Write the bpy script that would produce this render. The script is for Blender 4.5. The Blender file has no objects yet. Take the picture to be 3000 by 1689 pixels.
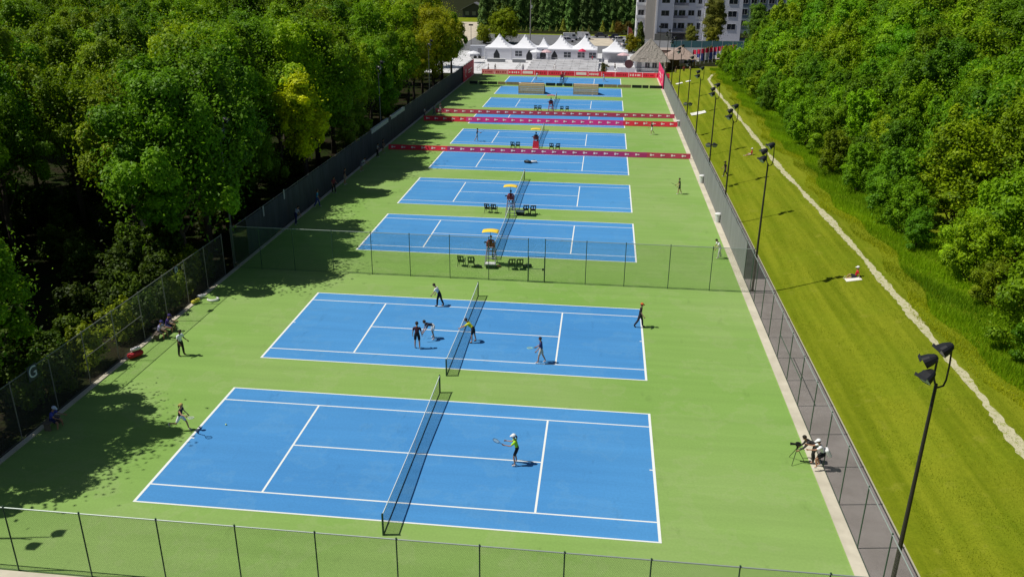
import bpy, bmesh, math, random
import numpy as np
from mathutils import Vector, Matrix, Quaternion
R = math.radians
PI = math.pi
sc = bpy.context.scene
col = sc.collection
random.seed(7)
rng = np.random.default_rng(11)

# ------------------------------------------------------------------ helpers
def tag(o, label=None, cat=None, group=None, kind=None):
    if label: o['label'] = label
    if cat: o['category'] = cat
    if group: o['group'] = group
    if kind: o['kind'] = kind
    return o

class MB:
    """collects shapes, builds ONE mesh object"""
    def __init__(s): s.v = []; s.f = []; s.m = []
    def add(s, vs, fs, mi=0):
        n = len(s.v); s.v += [tuple(p) for p in vs]
        s.f += [tuple(i + n for i in f) for f in fs]; s.m += [mi] * len(fs); return s
    def box(s, x0, x1, y0, y1, z0, z1, mi=0, M=None):
        vs = [(x, y, z) for z in (z0, z1) for y in (y0, y1) for x in (x0, x1)]
        if M is not None: vs = [tuple(M @ Vector(p)) for p in vs]
        return s.add(vs, [(0, 2, 3, 1), (4, 5, 7, 6), (0, 1, 5, 4), (2, 6, 7, 3), (0, 4, 6, 2), (1, 3, 7, 5)], mi)
    def quad(s, a, b, c, d, mi=0): return s.add([a, b, c, d], [(0, 1, 2, 3)], mi)
    def tube(s, pts, r, n=8, mi=0, cap=True):
        pts = [Vector(p) for p in pts]
        rs = r if isinstance(r, (list, tuple)) else [r] * len(pts)
        vs = []; fs = []
        ref = None
        for i, p in enumerate(pts):
            d = (pts[min(i + 1, len(pts) - 1)] - pts[max(i - 1, 0)]).normalized()
            if ref is None:
                ref = d.orthogonal().normalized()
            u = (ref - d * ref.dot(d)).normalized(); ref = u; w = d.cross(u)
            for k in range(n):
                a = 2 * PI * k / n
                vs.append(p + (u * math.cos(a) + w * math.sin(a)) * rs[i])
        for i in range(len(pts) - 1):
            for k in range(n):
                k2 = (k + 1) % n
                fs.append((i * n + k, i * n + k2, (i + 1) * n + k2, (i + 1) * n + k))
        if cap:
            fs.append(tuple(range(n))[::-1]); fs.append(tuple((len(pts) - 1) * n + k for k in range(n)))
        return s.add(vs, fs, mi)
    def cyl(s, x, y, z0, z1, r0, r1=None, n=12, mi=0):
        return s.tube([(x, y, z0), (x, y, z1)], [r0, r0 if r1 is None else r1], n, mi)
    def lathe(s, prof, n=16, c=(0, 0, 0), mi=0):
        vs = []; fs = []
        for r, z in prof:
            for k in range(n):
                a = 2 * PI * k / n; vs.append((c[0] + r * math.cos(a), c[1] + r * math.sin(a), c[2] + z))
        for i in range(len(prof) - 1):
            for k in range(n):
                k2 = (k + 1) % n
                fs.append((i * n + k, i * n + k2, (i + 1) * n + k2, (i + 1) * n + k))
        return s.add(vs, fs, mi)
    def ball(s, c, rx, ry=None, rz=None, n=10, mi=0, M=None):
        ry = rx if ry is None else ry; rz = rx if rz is None else rz
        vs = []; fs = []; rows = n // 2
        for i in range(rows + 1):
            t = PI * i / rows
            for k in range(n):
                a = 2 * PI * k / n
                p = Vector((rx * math.sin(t) * math.cos(a), ry * math.sin(t) * math.sin(a), rz * math.cos(t)))
                if M is not None: p = M @ p
                vs.append(p + Vector(c))
        for i in range(rows):
            for k in range(n):
                k2 = (k + 1) % n
                fs.append((i * n + k, (i + 1) * n + k, (i + 1) * n + k2, i * n + k2))
        return s.add(vs, fs, mi)
    def mesh(s, name, smooth=False):
        me = bpy.data.meshes.new(name); me.from_pydata(s.v, [], s.f)
        if any(s.m): me.polygons.foreach_set('material_index', s.m)
        if smooth: me.polygons.foreach_set('use_smooth', [True] * len(s.f))
        me.update(); return me
    def build(s, name, mats, parent=None, smooth=False, loc=None):
        me = s.mesh(name, smooth)
        for m in (mats if isinstance(mats, (list, tuple)) else [mats]): me.materials.append(m)
        o = bpy.data.objects.new(name, me); col.objects.link(o)
        if parent: o.parent = parent
        if loc: o.location = loc
        return o

def empty(name, loc=(0, 0, 0), rz=0, label=None, cat=None, group=None):
    o = bpy.data.objects.new(name, None); col.objects.link(o)
    o.location = loc; o.rotation_euler = (0, 0, rz); o.empty_display_size = .3
    return tag(o, label, cat, group)

def kids(o): return [c for c in col.objects if c.parent is o]
def copy_tree(o, parent=None, _k=None):
    c = o.copy(); col.objects.link(c)
    if parent: c.parent = parent
    for ch in list(o.children): copy_tree(ch, c)
    return c

def struct(name, mb, mat, smooth=False):
    return tag(mb.build(name, mat, None, smooth), kind='structure')

# ------------------------------------------------------------------ materials
def newmat(name):
    m = bpy.data.materials.new(name); m.use_nodes = True
    nt = m.node_tree; b = nt.nodes['Principled BSDF']; return m, nt, b
def mat(name, rgb, rough=.6, metal=0, noise=.12, scale=6., spec=.4, bump=0, detail=4):
    """plain surface with a little procedural unevenness in colour"""
    m, nt, b = newmat(name); N = nt.nodes; L = nt.links
    b.inputs['Roughness'].default_value = rough; b.inputs['Metallic'].default_value = metal
    b.inputs['Specular IOR Level'].default_value = spec
    tc = N.new('ShaderNodeTexCoord'); no = N.new('ShaderNodeTexNoise'); no.inputs['Scale'].default_value = scale
    no.inputs['Detail'].default_value = detail
    L.new(tc.outputs['Object'], no.inputs['Vector'])
    mx = N.new('ShaderNodeMix'); mx.data_type = 'RGBA'
    mx.inputs['A'].default_value = (*[c * (1 - noise) for c in rgb], 1)
    mx.inputs['B'].default_value = (*[min(1, c * (1 + noise)) for c in rgb], 1)
    L.new(no.outputs['Fac'], mx.inputs['Factor']); L.new(mx.outputs['Result'], b.inputs['Base Color'])
    if bump:
        bp = N.new('ShaderNodeBump'); bp.inputs['Strength'].default_value = bump
        L.new(no.outputs['Fac'], bp.inputs['Height']); L.new(bp.outputs['Normal'], b.inputs['Normal'])
    return m

def ramp(nt, src, stops):
    r = nt.nodes.new('ShaderNodeValToRGB'); e = r.color_ramp.elements
    while len(e) < len(stops): e.new(.5)
    for k, (p, c) in enumerate(stops): e[k].position = p; e[k].color = (*c, 1)
    nt.links.new(src, r.inputs['Fac']); return r.outputs['Color']
def noise(nt, scale, detail=4, vec=None, sc3=None, rough=.55):
    n = nt.nodes.new('ShaderNodeTexNoise'); n.inputs['Scale'].default_value = scale; n.inputs['Detail'].default_value = detail
    n.inputs['Roughness'].default_value = rough
    tc = nt.nodes.new('ShaderNodeTexCoord'); v = tc.outputs['Object']
    if sc3:
        mp = nt.nodes.new('ShaderNodeMapping'); mp.inputs['Scale'].default_value = sc3
        nt.links.new(v, mp.inputs['Vector']); v = mp.outputs['Vector']
    nt.links.new(v, n.inputs['Vector']); return n.outputs['Fac']
def mixc(nt, fac, a, b, mode='MIX'):
    m = nt.nodes.new('ShaderNodeMix'); m.data_type = 'RGBA'; m.blend_type = mode
    for key, v in (('Factor', fac), ('A', a), ('B', b)):
        if isinstance(v, (int, float)): m.inputs[key].default_value = v
        elif isinstance(v, (tuple, list)): m.inputs[key].default_value = (*v, 1)
        else: nt.links.new(v, m.inputs[key])
    return m.outputs['Result']
def math_(nt, op, a, b=None, c=None):
    m = nt.nodes.new('ShaderNodeMath'); m.operation = op
    for i, v in enumerate((a, b, c)):
        if v is None: continue
        if isinstance(v, (int, float)): m.inputs[i].default_value = v
        else: nt.links.new(v, m.inputs[i])
    return m.outputs[0]

def paint_mat(name, c0, c1, dust):
    """acrylic court paint: big soft faded patches, fine grain, brush streaks, dried puddle stains, rubber scuffs"""
    m, nt, b = newmat(name); b.inputs['Roughness'].default_value = .75; b.inputs['Specular IOR Level'].default_value = .25
    n1 = noise(nt, .06, 3); n2 = noise(nt, 9, 5); n3 = noise(nt, 1, 4, sc3=(.08, 1.2, 1)); n4 = noise(nt, .33, 6, rough=.62); n5 = noise(nt, 1, 6, sc3=(.9, .35, 1), rough=.7)
    c = mixc(nt, ramp(nt, n1, [(.32, (0, 0, 0)), (.68, (1, 1, 1))]), c0, c1)
    c = mixc(nt, ramp(nt, n4, [(.52, (0, 0, 0)), (.56, (.32,) * 3), (.60, (.10,) * 3), (.78, (.22,) * 3)]), c, dust)
    c = mixc(nt, .20, c, ramp(nt, n3, [(.35, (.55,) * 3), (.65, (1, 1, 1))]), 'MULTIPLY')
    c = mixc(nt, .16, c, ramp(nt, n2, [(.35, (.5,) * 3), (.65, (1, 1, 1))]), 'MULTIPLY')
    c = mixc(nt, .22, c, ramp(nt, n5, [(.30, (.35,) * 3), (.40, (1, 1, 1))]), 'MULTIPLY')
    nt.links.new(c, b.inputs['Base Color']); return m
M_green = paint_mat('court_green', (.215, .395, .075), (.285, .43, .125), (.33, .44, .17))
M_blue = paint_mat('court_blue', (.060, .265, .60), (.084, .32, .66), (.12, .34, .62))
M_line = mat('court_line_white', (.80, .83, .80), .7, noise=.06, scale=3)

def concrete_mat(name, c0, c1, scale=1.2, stain=None):
    m, nt, b = newmat(name); b.inputs['Roughness'].default_value = .85; b.inputs['Specular IOR Level'].default_value = .2
    c = mixc(nt, noise(nt, scale, 6), c0, c1)
    c = mixc(nt, .35, c, ramp(nt, noise(nt, .5, 5), [(.35, (.45, .43, .4)), (.6, (1, 1, 1))]), 'MULTIPLY')
    nt.links.new(c, b.inputs['Base Color']); return m
M_kerb = concrete_mat('kerb_concrete', (.56, .51, .40), (.70, .65, .52), 2.5)
M_asphalt = concrete_mat('path_asphalt', (.235, .205, .19), (.32, .29, .275), .9)
M_plaza = concrete_mat('plaza_concrete', (.62, .62, .64), (.76, .76, .78), .5)
M_road = concrete_mat('road_asphalt', (.15, .155, .17), (.21, .215, .23), .4)
M_sand = concrete_mat('sand_gravel', (.52, .46, .36), (.66, .58, .46), .3)
def gravel_mat():
    m, nt, b = newmat('path_gravel'); b.inputs['Roughness'].default_value = .95
    c = mixc(nt, noise(nt, 7, 6, rough=.7), (.34, .32, .17), (.66, .62, .43))
    c = mixc(nt, ramp(nt, noise(nt, 3.2, 6, rough=.7), [(.52, (0, 0, 0)), (.64, (.85,) * 3)]), c, (.24, .28, .02))
    nt.links.new(c, b.inputs['Base Color']); return m
M_gravel = gravel_mat()
def lawn_mat():
    m, nt, b = newmat('mown_lawn'); b.inputs['Roughness'].default_value = .9; b.inputs['Specular IOR Level'].default_value = .1
    fine = noise(nt, 11, 6, rough=.8); streak = noise(nt, 1, 5, sc3=(1.5, .05, 1)); patch = noise(nt, .22, 5); clump = noise(nt, 2.4, 6, rough=.7); tread = noise(nt, .9, 5)
    c = mixc(nt, ramp(nt, streak, [(.38, (0, 0, 0)), (.62, (1, 1, 1))]), (.165, .21, .006), (.25, .285, .014))
    c = mixc(nt, ramp(nt, patch, [(.45, (0, 0, 0)), (.68, (.4,) * 3)]), c, (.18, .26, .008))
    c = mixc(nt, ramp(nt, tread, [(.60, (0, 0, 0)), (.72, (.55,) * 3)]), c, (.30, .31, .035))
    c = mixc(nt, .48, c, ramp(nt, fine, [(.32, (.36, .42, .34)), (.60, (1, 1, 1)), (.72, (1.3, 1.25, 1.2))]), 'MULTIPLY')
    c = mixc(nt, .26, c, ramp(nt, clump, [(.36, (.52, .62, .45)), (.58, (1, 1, 1))]), 'MULTIPLY')
    nt.links.new(c, b.inputs['Base Color'])
    bp = nt.nodes.new('ShaderNodeBump'); bp.inputs['Strength'].default_value = .7; bp.inputs['Distance'].default_value = .06
    nt.links.new(fine, bp.inputs['Height']); nt.links.new(bp.outputs['Normal'], b.inputs['Normal'])
    return m
M_lawn = lawn_mat()
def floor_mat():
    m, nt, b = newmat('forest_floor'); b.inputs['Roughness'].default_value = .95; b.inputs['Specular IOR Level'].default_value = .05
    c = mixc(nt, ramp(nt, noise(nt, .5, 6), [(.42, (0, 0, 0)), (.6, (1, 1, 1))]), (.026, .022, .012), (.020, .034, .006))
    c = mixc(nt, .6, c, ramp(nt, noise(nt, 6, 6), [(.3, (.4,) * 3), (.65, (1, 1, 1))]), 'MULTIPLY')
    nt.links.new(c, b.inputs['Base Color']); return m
M_floor = floor_mat()

def mesh_mat(name, rgb, pitch, wire, diamond=True, rough=.6):
    """woven wire / net: opaque strands at their real pitch with real gaps between"""
    m, nt, b = newmat(name); N = nt.nodes; L = nt.links
    b.inputs['Base Color'].default_value = (*rgb, 1); b.inputs['Roughness'].default_value = rough
    tc = N.new('ShaderNodeTexCoord'); sp = N.new('ShaderNodeSeparateXYZ'); L.new(tc.outputs['Object'], sp.inputs[0])
    u = math_(nt, 'ADD', sp.outputs['X'], sp.outputs['Y']); v = sp.outputs['Z']
    if diamond: a, c = math_(nt, 'ADD', u, v), math_(nt, 'SUBTRACT', u, v); k = 1 / (pitch * 1.414)
    else: a, c = u, v; k = 1 / pitch
    w = wire / pitch
    fa = math_(nt, 'LESS_THAN', math_(nt, 'FRACT', math_(nt, 'MULTIPLY', a, k)), w)
    fc = math_(nt, 'LESS_THAN', math_(nt, 'FRACT', math_(nt, 'MULTIPLY', c, k)), w)
    f = math_(nt, 'MAXIMUM', fa, fc)
    tr = N.new('ShaderNodeBsdfTransparent'); mx = N.new('ShaderNodeMixShader')
    L.new(f, mx.inputs[0]); L.new(tr.outputs[0], mx.inputs[1]); L.new(b.outputs[0], mx.inputs[2])
    L.new(mx.outputs[0], N['Material Output'].inputs['Surface']); return m
M_chain = mesh_mat('green_chain_link', (.045, .16, .035), .05, .0056)
M_chain_grey = mesh_mat('grey_chain_link', (.20, .19, .18), .05, .0036)
M_net = mesh_mat('black_net_cord', (.012, .016, .02), .045, .0085, diamond=False)
def screen_mat(name, rgb, alpha, wrinkle=.35, bump=.4):
    """woven windscreen cloth: small open holes let part of the light through, sagging folds"""
    m, nt, b = newmat(name); N = nt.nodes; L = nt.links
    b.inputs['Roughness'].default_value = .8; b.inputs['Specular IOR Level'].default_value = .2
    fold = noise(nt, 1, 5, sc3=(1.3, 1.3, .22))
    c = mixc(nt, ramp(nt, fold, [(.3, (0, 0, 0)), (.7, (1, 1, 1))]), [q * (1 - wrinkle) for q in rgb], [q * (1 + wrinkle) for q in rgb])
    L.new(c, b.inputs['Base Color'])
    bp = N.new('ShaderNodeBump'); bp.inputs['Strength'].default_value = bump; bp.inputs['Distance'].default_value = .2
    L.new(fold, bp.inputs['Height']); L.new(bp.outputs['Normal'], b.inputs['Normal'])
    if alpha < 1:
        tr = N.new('ShaderNodeBsdfTransparent'); mx = N.new('ShaderNodeMixShader'); mx.inputs[0].default_value = alpha
        L.new(tr.outputs[0], mx.inputs[1]); L.new(b.outputs[0], mx.inputs[2]); L.new(mx.outputs[0], N['Material Output'].inputs['Surface'])
    return m
M_screen_dark = screen_mat('dark_windscreen', (.045, .052, .062), 1, .25)
M_screen_grey = screen_mat('grey_windscreen', (.27, .28, .275), .82, .12, .12)
M_post_green = mat('green_coated_steel', (.035, .085, .05), .5, noise=.1)
M_rail = mat('galvanised_rail', (.36, .42, .38), .45, .3, noise=.1)
M_post_grey = mat('galvanised_post', (.22, .23, .21), .5, .3, noise=.15)
M_post_dark = mat('weathered_post', (.20, .20, .185), .6, .2, noise=.15)

# ------------------------------------------------------------------ ground levels
XS = [34, 35, 37.6, 40.5, 43.5, 47, 60]; ZS = [0, .2, .85, 1.4, 1.65, 1.8, 1.8]
def gz(x, y):
    return float(np.interp(x, XS, ZS)) * min(1, max(0, (185 - y) / 35))
def grid(xs, ys, dz, fn=gz):
    b = MB(); n = len(xs)
    b.add([(x, y, fn(x, y) + dz) for y in ys for x in xs],
          [(j * n + i, j * n + i + 1, (j + 1) * n + i + 1, (j + 1) * n + i) for j in range(len(ys) - 1) for i in range(n - 1)])
    return b
xs = [-700, -300, -120, -60, -20, -8.3, 0, 15, 31.4, 34, 34.5, 35, 36, 37, 37.6, 38.5, 39.5, 40.5, 41.5, 42.5, 43.5, 45, 47, 52, 60, 80, 120, 300, 700]
ys = [-200, -60, -30, -10] + list(range(0, 190, 10)) + [200, 240, 300, 400, 600, 900]
struct('ground', grid(xs, ys, -.06), M_floor)
PADX0, PADX1, PADY0, PADY1 = -7.9, 31.42, -4.95, 155.2
b = MB(); b.quad((PADX0, PADY0, 0), (PADX1, PADY0, 0), (PADX1, PADY1, 0), (PADX0, PADY1, 0))
struct('court_pad', b, M_green)
# concrete strips round the pad
b = MB(); b.box(31.42, 31.97, -30, 156, -.1, .045); struct('kerb', b, M_kerb)
b = MB(); b.box(-8.2, -7.9, -30, 155, -.1, .06); struct('kerb', b, M_kerb)
b = MB(); b.box(-7.9, 31.42, -5.6, -4.95, -.1, .05); struct('kerb', b, M_kerb)
b = MB(); b.quad((31.97, -30, -.004), (34.0, -30, -.004), (34.0, 157, -.004), (31.97, 157, -.004)); struct('footpath', b, M_asphalt)
b = MB(); b.box(34.0, 34.06, -30, 157, -.1, .03); struct('kerb_edging', b, mat('pale_edging', (.42, .40, .28), .9))
lx = [34.06, 34.5, 35, 35.7, 36.4, 37, 37.6, 38.3, 39, 39.8, 40.5, 41.3, 42.1, 42.8, 43.5, 44.3, 45, 46, 47, 50, 56]
struct('lawn', grid(lx, list(np.arange(-30, 178, 4)), .0), M_lawn, True)
# gravel foot track with ragged edges along the top of the bank
ctr = [(-30, 41.1), (5, 41.15), (15.6, 41.35), (30, 41.4), (42.5, 41.36), (55, 41.0), (67.7, 40.7), (100, 40.75), (134.5, 40.68), (143, 41.05), (148.7, 42.2), (152.5, 43.3), (155.4, 44.4)]
yy = np.arange(-28, 155.4, .35); cy = np.interp(yy, [c[0] for c in ctr], [c[1] for c in ctr])
b = MB(); vs = []
for i, (y, c) in enumerate(zip(yy, cy)):
    w = .25 + .06 * math.sin(y * .31) + .05 * math.sin(y * .83 + 1)
    wob = .05 * math.sin(y * .57)
    l, r = c + wob - w + random.uniform(-.09, .07), c + wob + w + random.uniform(-.07, .10)
    for x in (l, (l + r) / 2, r): vs.append((x, y, gz(x, y) + .012))
b.add(vs, [(i * 3 + k, i * 3 + k + 1, i * 3 + k + 4, i * 3 + k + 3) for i in range(len(yy) - 1) for k in (0, 1)])
struct('gravel_path', b, M_gravel)

# ------------------------------------------------------------------ courts
CL, CW = 23.77, 10.97
COURT_Y = [0, 14.84, 35.71, 50.42, 65.9, 80.35, 95.6, 110.9, 126.1, 141.2]
for cyo in COURT_Y:
    b = MB(); b.quad((0, cyo, .004), (CL, cyo, .004), (CL, cyo + CW, .004), (0, cyo + CW, .004)); struct('tennis_court', b, M_blue)
    b = MB(); z = .008; w = .085
    def ln(x0, x1, y0, y1): b.quad((x0, cyo + y0, z), (x1, cyo + y0, z), (x1, cyo + y1, z), (x0, cyo + y1, z))
    W2 = .13
    ln(0, W2, 0, CW); ln(CL - W2, CL, 0, CW)                        # baselines
    ln(W2, CL - W2, 0, w); ln(W2, CL - W2, CW - w, CW)              # doubles sidelines
    ln(W2, CL - W2, 1.37, 1.37 + w); ln(W2, CL - W2, CW - 1.37 - w, CW - 1.37)   # singles sidelines
    y0, y1 = 1.37 + w, CW - 1.37 - w
    ln(5.485, 5.585, y0, y1); ln(CL - 5.585, CL - 5.485, y0, y1)    # service lines
    ln(5.585, CL - 5.585, CW / 2 - w / 2, CW / 2 + w / 2)           # centre service line
    ln(W2, W2 + .15, CW / 2 - .04, CW / 2 + .04); ln(CL - W2 - .15, CL - W2, CW / 2 - .04, CW / 2 + .04)
    struct('court_lines', b, M_line)

M_tape = mat('white_net_tape', (.78, .84, .86), .7, noise=.05)
M_netpost = mat('dark_green_net_post', (.02, .06, .04), .5)
M_cord = mat('dark_net_binding', (.012, .035, .03), .7)
def net(cyo, label, down=False):
    x = CL / 2
    t = empty('tennis_net', (x, cyo + CW / 2, 0), 0, label, 'tennis net', 'nets across the courts')
    h = CW / 2 + .914
    def top(y): return .914 + (1.07 - .914) * abs(y) / h
    n = 12; ysn = [-h + 2 * h * i / n for i in range(n + 1)]
    b = MB()
    b.add([(0, y, .03) for y in ysn] + [(0, y, top(y) - .05) for y in ysn], [(i, i + 1, n + 2 + i, n + 1 + i) for i in range(n)])
    b.build('netting', M_net, t)
    b = MB()
    for i in range(n):
        y0, y1 = ysn[i], ysn[i + 1]
        vs = [(sx * .012, y, top(y) + dz) for y in (y0, y1) for dz in (-.07, .008) for sx in (-1, 1)]
        b.add(vs, [(0, 4, 6, 2), (1, 3, 7, 5), (2, 6, 7, 3), (0, 1, 5, 4)])
    b.build('headband', M_tape, t)
    b = MB(); b.box(-.012, .012, -h + .04, h - .04, .0, .05)
    for s in (-1, 1): b.box(-.013, .013, s * h - .035 - s * .05, s * h + .035 - s * .05, .05, 1.0)
    b.build('binding', M_cord, t)
    for s in (-1, 1):
        b = MB(); b.cyl(0, s * h, 0, 1.09, .045, n=10); b.ball((0, s * h, 1.09), .045, n=8); b.build('net_post', M_netpost, t)
    b = MB(); b.box(-.014, .014, -.025, .025, .02, .90); b.build('centre_strap', M_tape, t)
    return t
net(COURT_Y[0], 'black tennis net with white tape across the nearest blue court')
net(COURT_Y[1], 'black tennis net that a player in yellow leans over')
net(COURT_Y[2], 'black tennis net behind the nearest yellow canopied umpire chair')
net(COURT_Y[3], 'black tennis net behind the second yellow canopied umpire chair')
net(COURT_Y[5], 'tennis net between the two closest red banner barriers, behind red skirted umpire chair')
net(COURT_Y[7], 'far tennis net just beyond the furthest red banner barrier')
net(COURT_Y[9], 'furthest tennis net, in front of the red end wall banners')
# ------------------------------------------------------------------ fences
M_dark = mat('black_metal', (.016, .016, .018), .45, .2)
def fence(name, label, axis, fixed, posts, h, mesh_m, post_m, rail_m, screen=None, post_h=None, rail_r=.026, midrail=None, dz=0.0):
    """axis 'x' or 'y': the fence runs along it at the other coordinate = fixed; posts = positions along the axis"""
    a0, a1 = posts[0], posts[-1]
    P = (lambda a, z, off=0: (a, fixed + off, z)) if axis == 'x' else (lambda a, z, off=0: (fixed + off, a, z))
    t = empty(name, P((a0 + a1) / 2, 0), 0, label, 'fence')
    o = Vector(t.location)
    def L(p): return Vector(p) - o
    b = MB(); b.add([L(P(a0, .04)), L(P(a1, .04)), L(P(a1, h - .03)), L(P(a0, h - .03))], [(0, 1, 2, 3)]); b.build('chain_mesh', mesh_m, t)
    b = MB(); b.tube([L(P(a0, h)), L(P(a1, h))], rail_r, 8); b.build('top_rail', rail_m, t)
    b = MB(); b.tube([L(P(a0, .05)), L(P(a1, .05))], .014, 6); b.build('bottom_wire', post_m, t)
    if midrail:
        for (m0, m1, z) in midrail:
            b = MB(); b.tube([L(P(m0, z)), L(P(m1, z))], .022, 6); b.build('brace_rail', post_m, t)
    for a in posts:
        b = MB(); p = L(P(a, 0)); b.tube([p, p + Vector((0, 0, h + .04))], .028, 8); b.ball(p + Vector((0, 0, h + .05)), .04, n=8); b.build('post', post_m, t)
    if screen:
        s0, s1, z0, z1, m, off = screen
        b = MB(); n = int((s1 - s0) / 1.0); vs = []
        for i in range(n + 1):
            a = s0 + (s1 - s0) * i / n; sag = .05 * abs(math.sin(a * PI / 3.05)) + random.uniform(0, .02)
            vs += [L(P(a, z0 + random.uniform(0, .03), off + random.uniform(-.006, .006))), L(P(a, z1 - sag, off))]
        b.add(vs, [(2 * i, 2 * i + 2, 2 * i + 3, 2 * i + 1) for i in range(n)]); b.build('windscreen', m, t)
    return t
fence('chain_link_fence', 'green chain link fence across the bottom of the photo before the nearest court', 'x', -4.88, [-8.3 + 3.12 * k for k in range(13)] + [32.0], 3.05, M_chain, M_post_green, M_rail)
fence('chain_link_fence', 'chain link fence along the shaded wood beside the two nearest courts', 'y', -8.32, [-7.9, -4.88] + [-1.8 + 3.03 * k for k in range(11)], 3.25, M_chain_grey, M_post_dark, M_post_grey,
      midrail=[(10.3, 13.35, 1.7), (13.35, 16.4, 1.7)])
fence('chain_link_fence', 'green cross fence with a gate between the second and third courts', 'x', 30.08, [-8.28, -6.0, -3.27, -.12, 3.0, 6.04, 9.18, 12.21, 15.25], 3.45, M_chain, M_post_green, M_rail)
fence('chain_link_fence', 'green cross fence right of the gate between the second and third courts', 'x', 30.08, [16.54, 19.66, 22.6, 25.9, 29.0, 32.0], 3.45, M_chain, M_post_green, M_rail)
g = empty('fence_gate', (15.9, 30.06, 0), 0, 'narrow green chain link gate in the cross fence', 'gate')
b = MB()
for x in (-.60, .60): b.tube([(x, 0, .08), (x, 0, 2.1)], .024, 6)
for z in (.08, 1.1, 2.1): b.tube([(-.6, 0, z), (.6, 0, z)], .024, 6)
b.build('gate_frame', M_post_green, g)
b = MB(); b.quad((-.58, 0, .1), (.58, 0, .1), (.58, 0, 2.08), (-.58, 0, 2.08)); b.build('chain_mesh', M_chain, g)
b = MB(); b.quad((-.61, .01, 2.12), (.61, .01, 2.12), (.61, .01, 3.42), (-.61, .01, 3.42)); b.tube([(-.64, 0, 3.45), (.64, 0, 3.45)], .028, 6); b.build('transom_panel', M_chain, g)
b = MB(); b.box(.44, .56, -.06, .06, 1.0, 1.16); b.build('latch', M_dark, g)
lp = [30.08 + 3.05 * k for k in range(42)]
fence('screened_fence', 'fence hung with dark windscreen cloth along the left wood', 'y', -8.32, lp, 3.2, M_chain_grey, M_post_dark, M_post_grey, screen=(33, 155, .08, 3.15, M_screen_dark, .05))
fence('chain_link_fence', 'chain link fence on the right side beside the grey path, by the two nearest courts', 'y', 32.0, [-5.4 + 3.05 * k for k in range(12)] + [30.05], 3.05, M_chain_grey, M_post_green, M_rail,
      midrail=[(12.9, 15.95, 1.6), (15.95, 19.0, 1.6)])
fence('screened_fence', 'fence hung with pale grey see-through windscreen along the right side beside the lawn', 'y', 32.0, [30.1 + 3.05 * k for k in range(43)], 3.05, M_chain_grey, M_post_green, M_rail, screen=(33, 157, .12, 3.0, M_screen_grey, -.045))
# leaning braces on the right fence (corner bracing)
# pale cloths rolled over the top of the left screened fence
M_pale_cloth = mat('pale_grey_cloth', (.42, .44, .42), .8)
for y0, y1, lb in ((71.5, 80, 'long pale grey cloth strip over the dark fence, the nearer of two'), (81.5, 89.5, 'long pale grey cloth strip over the dark fence, the farther of two')):
    b = MB(); n = 14; vs = []
    for i in range(n + 1):
        y = y0 + (y1 - y0) * i / n; w = random.uniform(-.04, .04)
        vs += [(-8.22, y, 2.75 + w), (-8.22, y, 3.22), (-8.42, y, 3.3), (-8.45, y, 3.0 + w)]
    b.add(vs, [(i * 4 + k, i * 4 + 4 + k, i * 4 + 5 + k, i * 4 + 1 + k) for i in range(n) for k in range(3)])
    tag(b.build('cloth_strip', M_pale_cloth), lb, 'cloth', 'pale cloth strips on the left fence')
M_white = mat('white_plastic', (.72, .73, .74), .5, noise=.05)
M_navy = mat('navy_plastic', (.012, .016, .04), .45)
for y, z, lb in ((36.6, 3.1, 'small white notice high on the dark left fence, nearer of two'), (41.5, 3.3, 'small white notice high on the dark left fence, farther of two')):
    b = MB(); b.box(-8.24, -8.21, y - .12, y + .12, z - .75, z + .15)
    tag(b.build('notice', mat('grey_white_board', (.36, .37, .38), .7)), lb, 'notice', 'notices on the left fence')

# ------------------------------------------------------------------ letters on the near left fence
def text_mesh(body, size, depth=.01):
    cu = bpy.data.curves.new('txt', 'FONT'); cu.body = body; cu.size = size; cu.extrude = depth; cu.align_x = 'CENTER'; cu.align_y = 'CENTER'
    o = bpy.data.objects.new('txt', cu); col.objects.link(o)
    bpy.context.view_layer.update()
    me = bpy.data.meshes.new_from_object(o.evaluated_get(bpy.context.evaluated_depsgraph_get()))
    bpy.data.objects.remove(o); return me
M_letter = mat('white_letter', (.50, .54, .60), .6, noise=.03)
M_signback = mat('dark_sign_board', (.02, .03, .05), .6)
for ch, y, z, lz, lb in (('G', 5.9, 3.0, .9, 'dark sign with white letter G on the near left fence'), ('D', 21.2, 3.05, .55, 'dark sign with white letter D farther along the left fence')):
    t = empty('letter_sign', (-8.26, y, z), 0, lb, 'sign')
    b = MB(); b.box(-.012, .012, -.4 * lz, .4 * lz, -.46 * lz, .46 * lz); b.build('sign_board', M_signback, t)
    me = text_mesh(ch, lz); me.materials.append(M_letter)
    o = bpy.data.objects.new('letter', me); col.objects.link(o); o.parent = t
    o.matrix_local = Matrix(((0, 0, 1, .024), (1, 0, 0, 0), (0, 1, 0, 0), (0, 0, 0, 1)))

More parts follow.
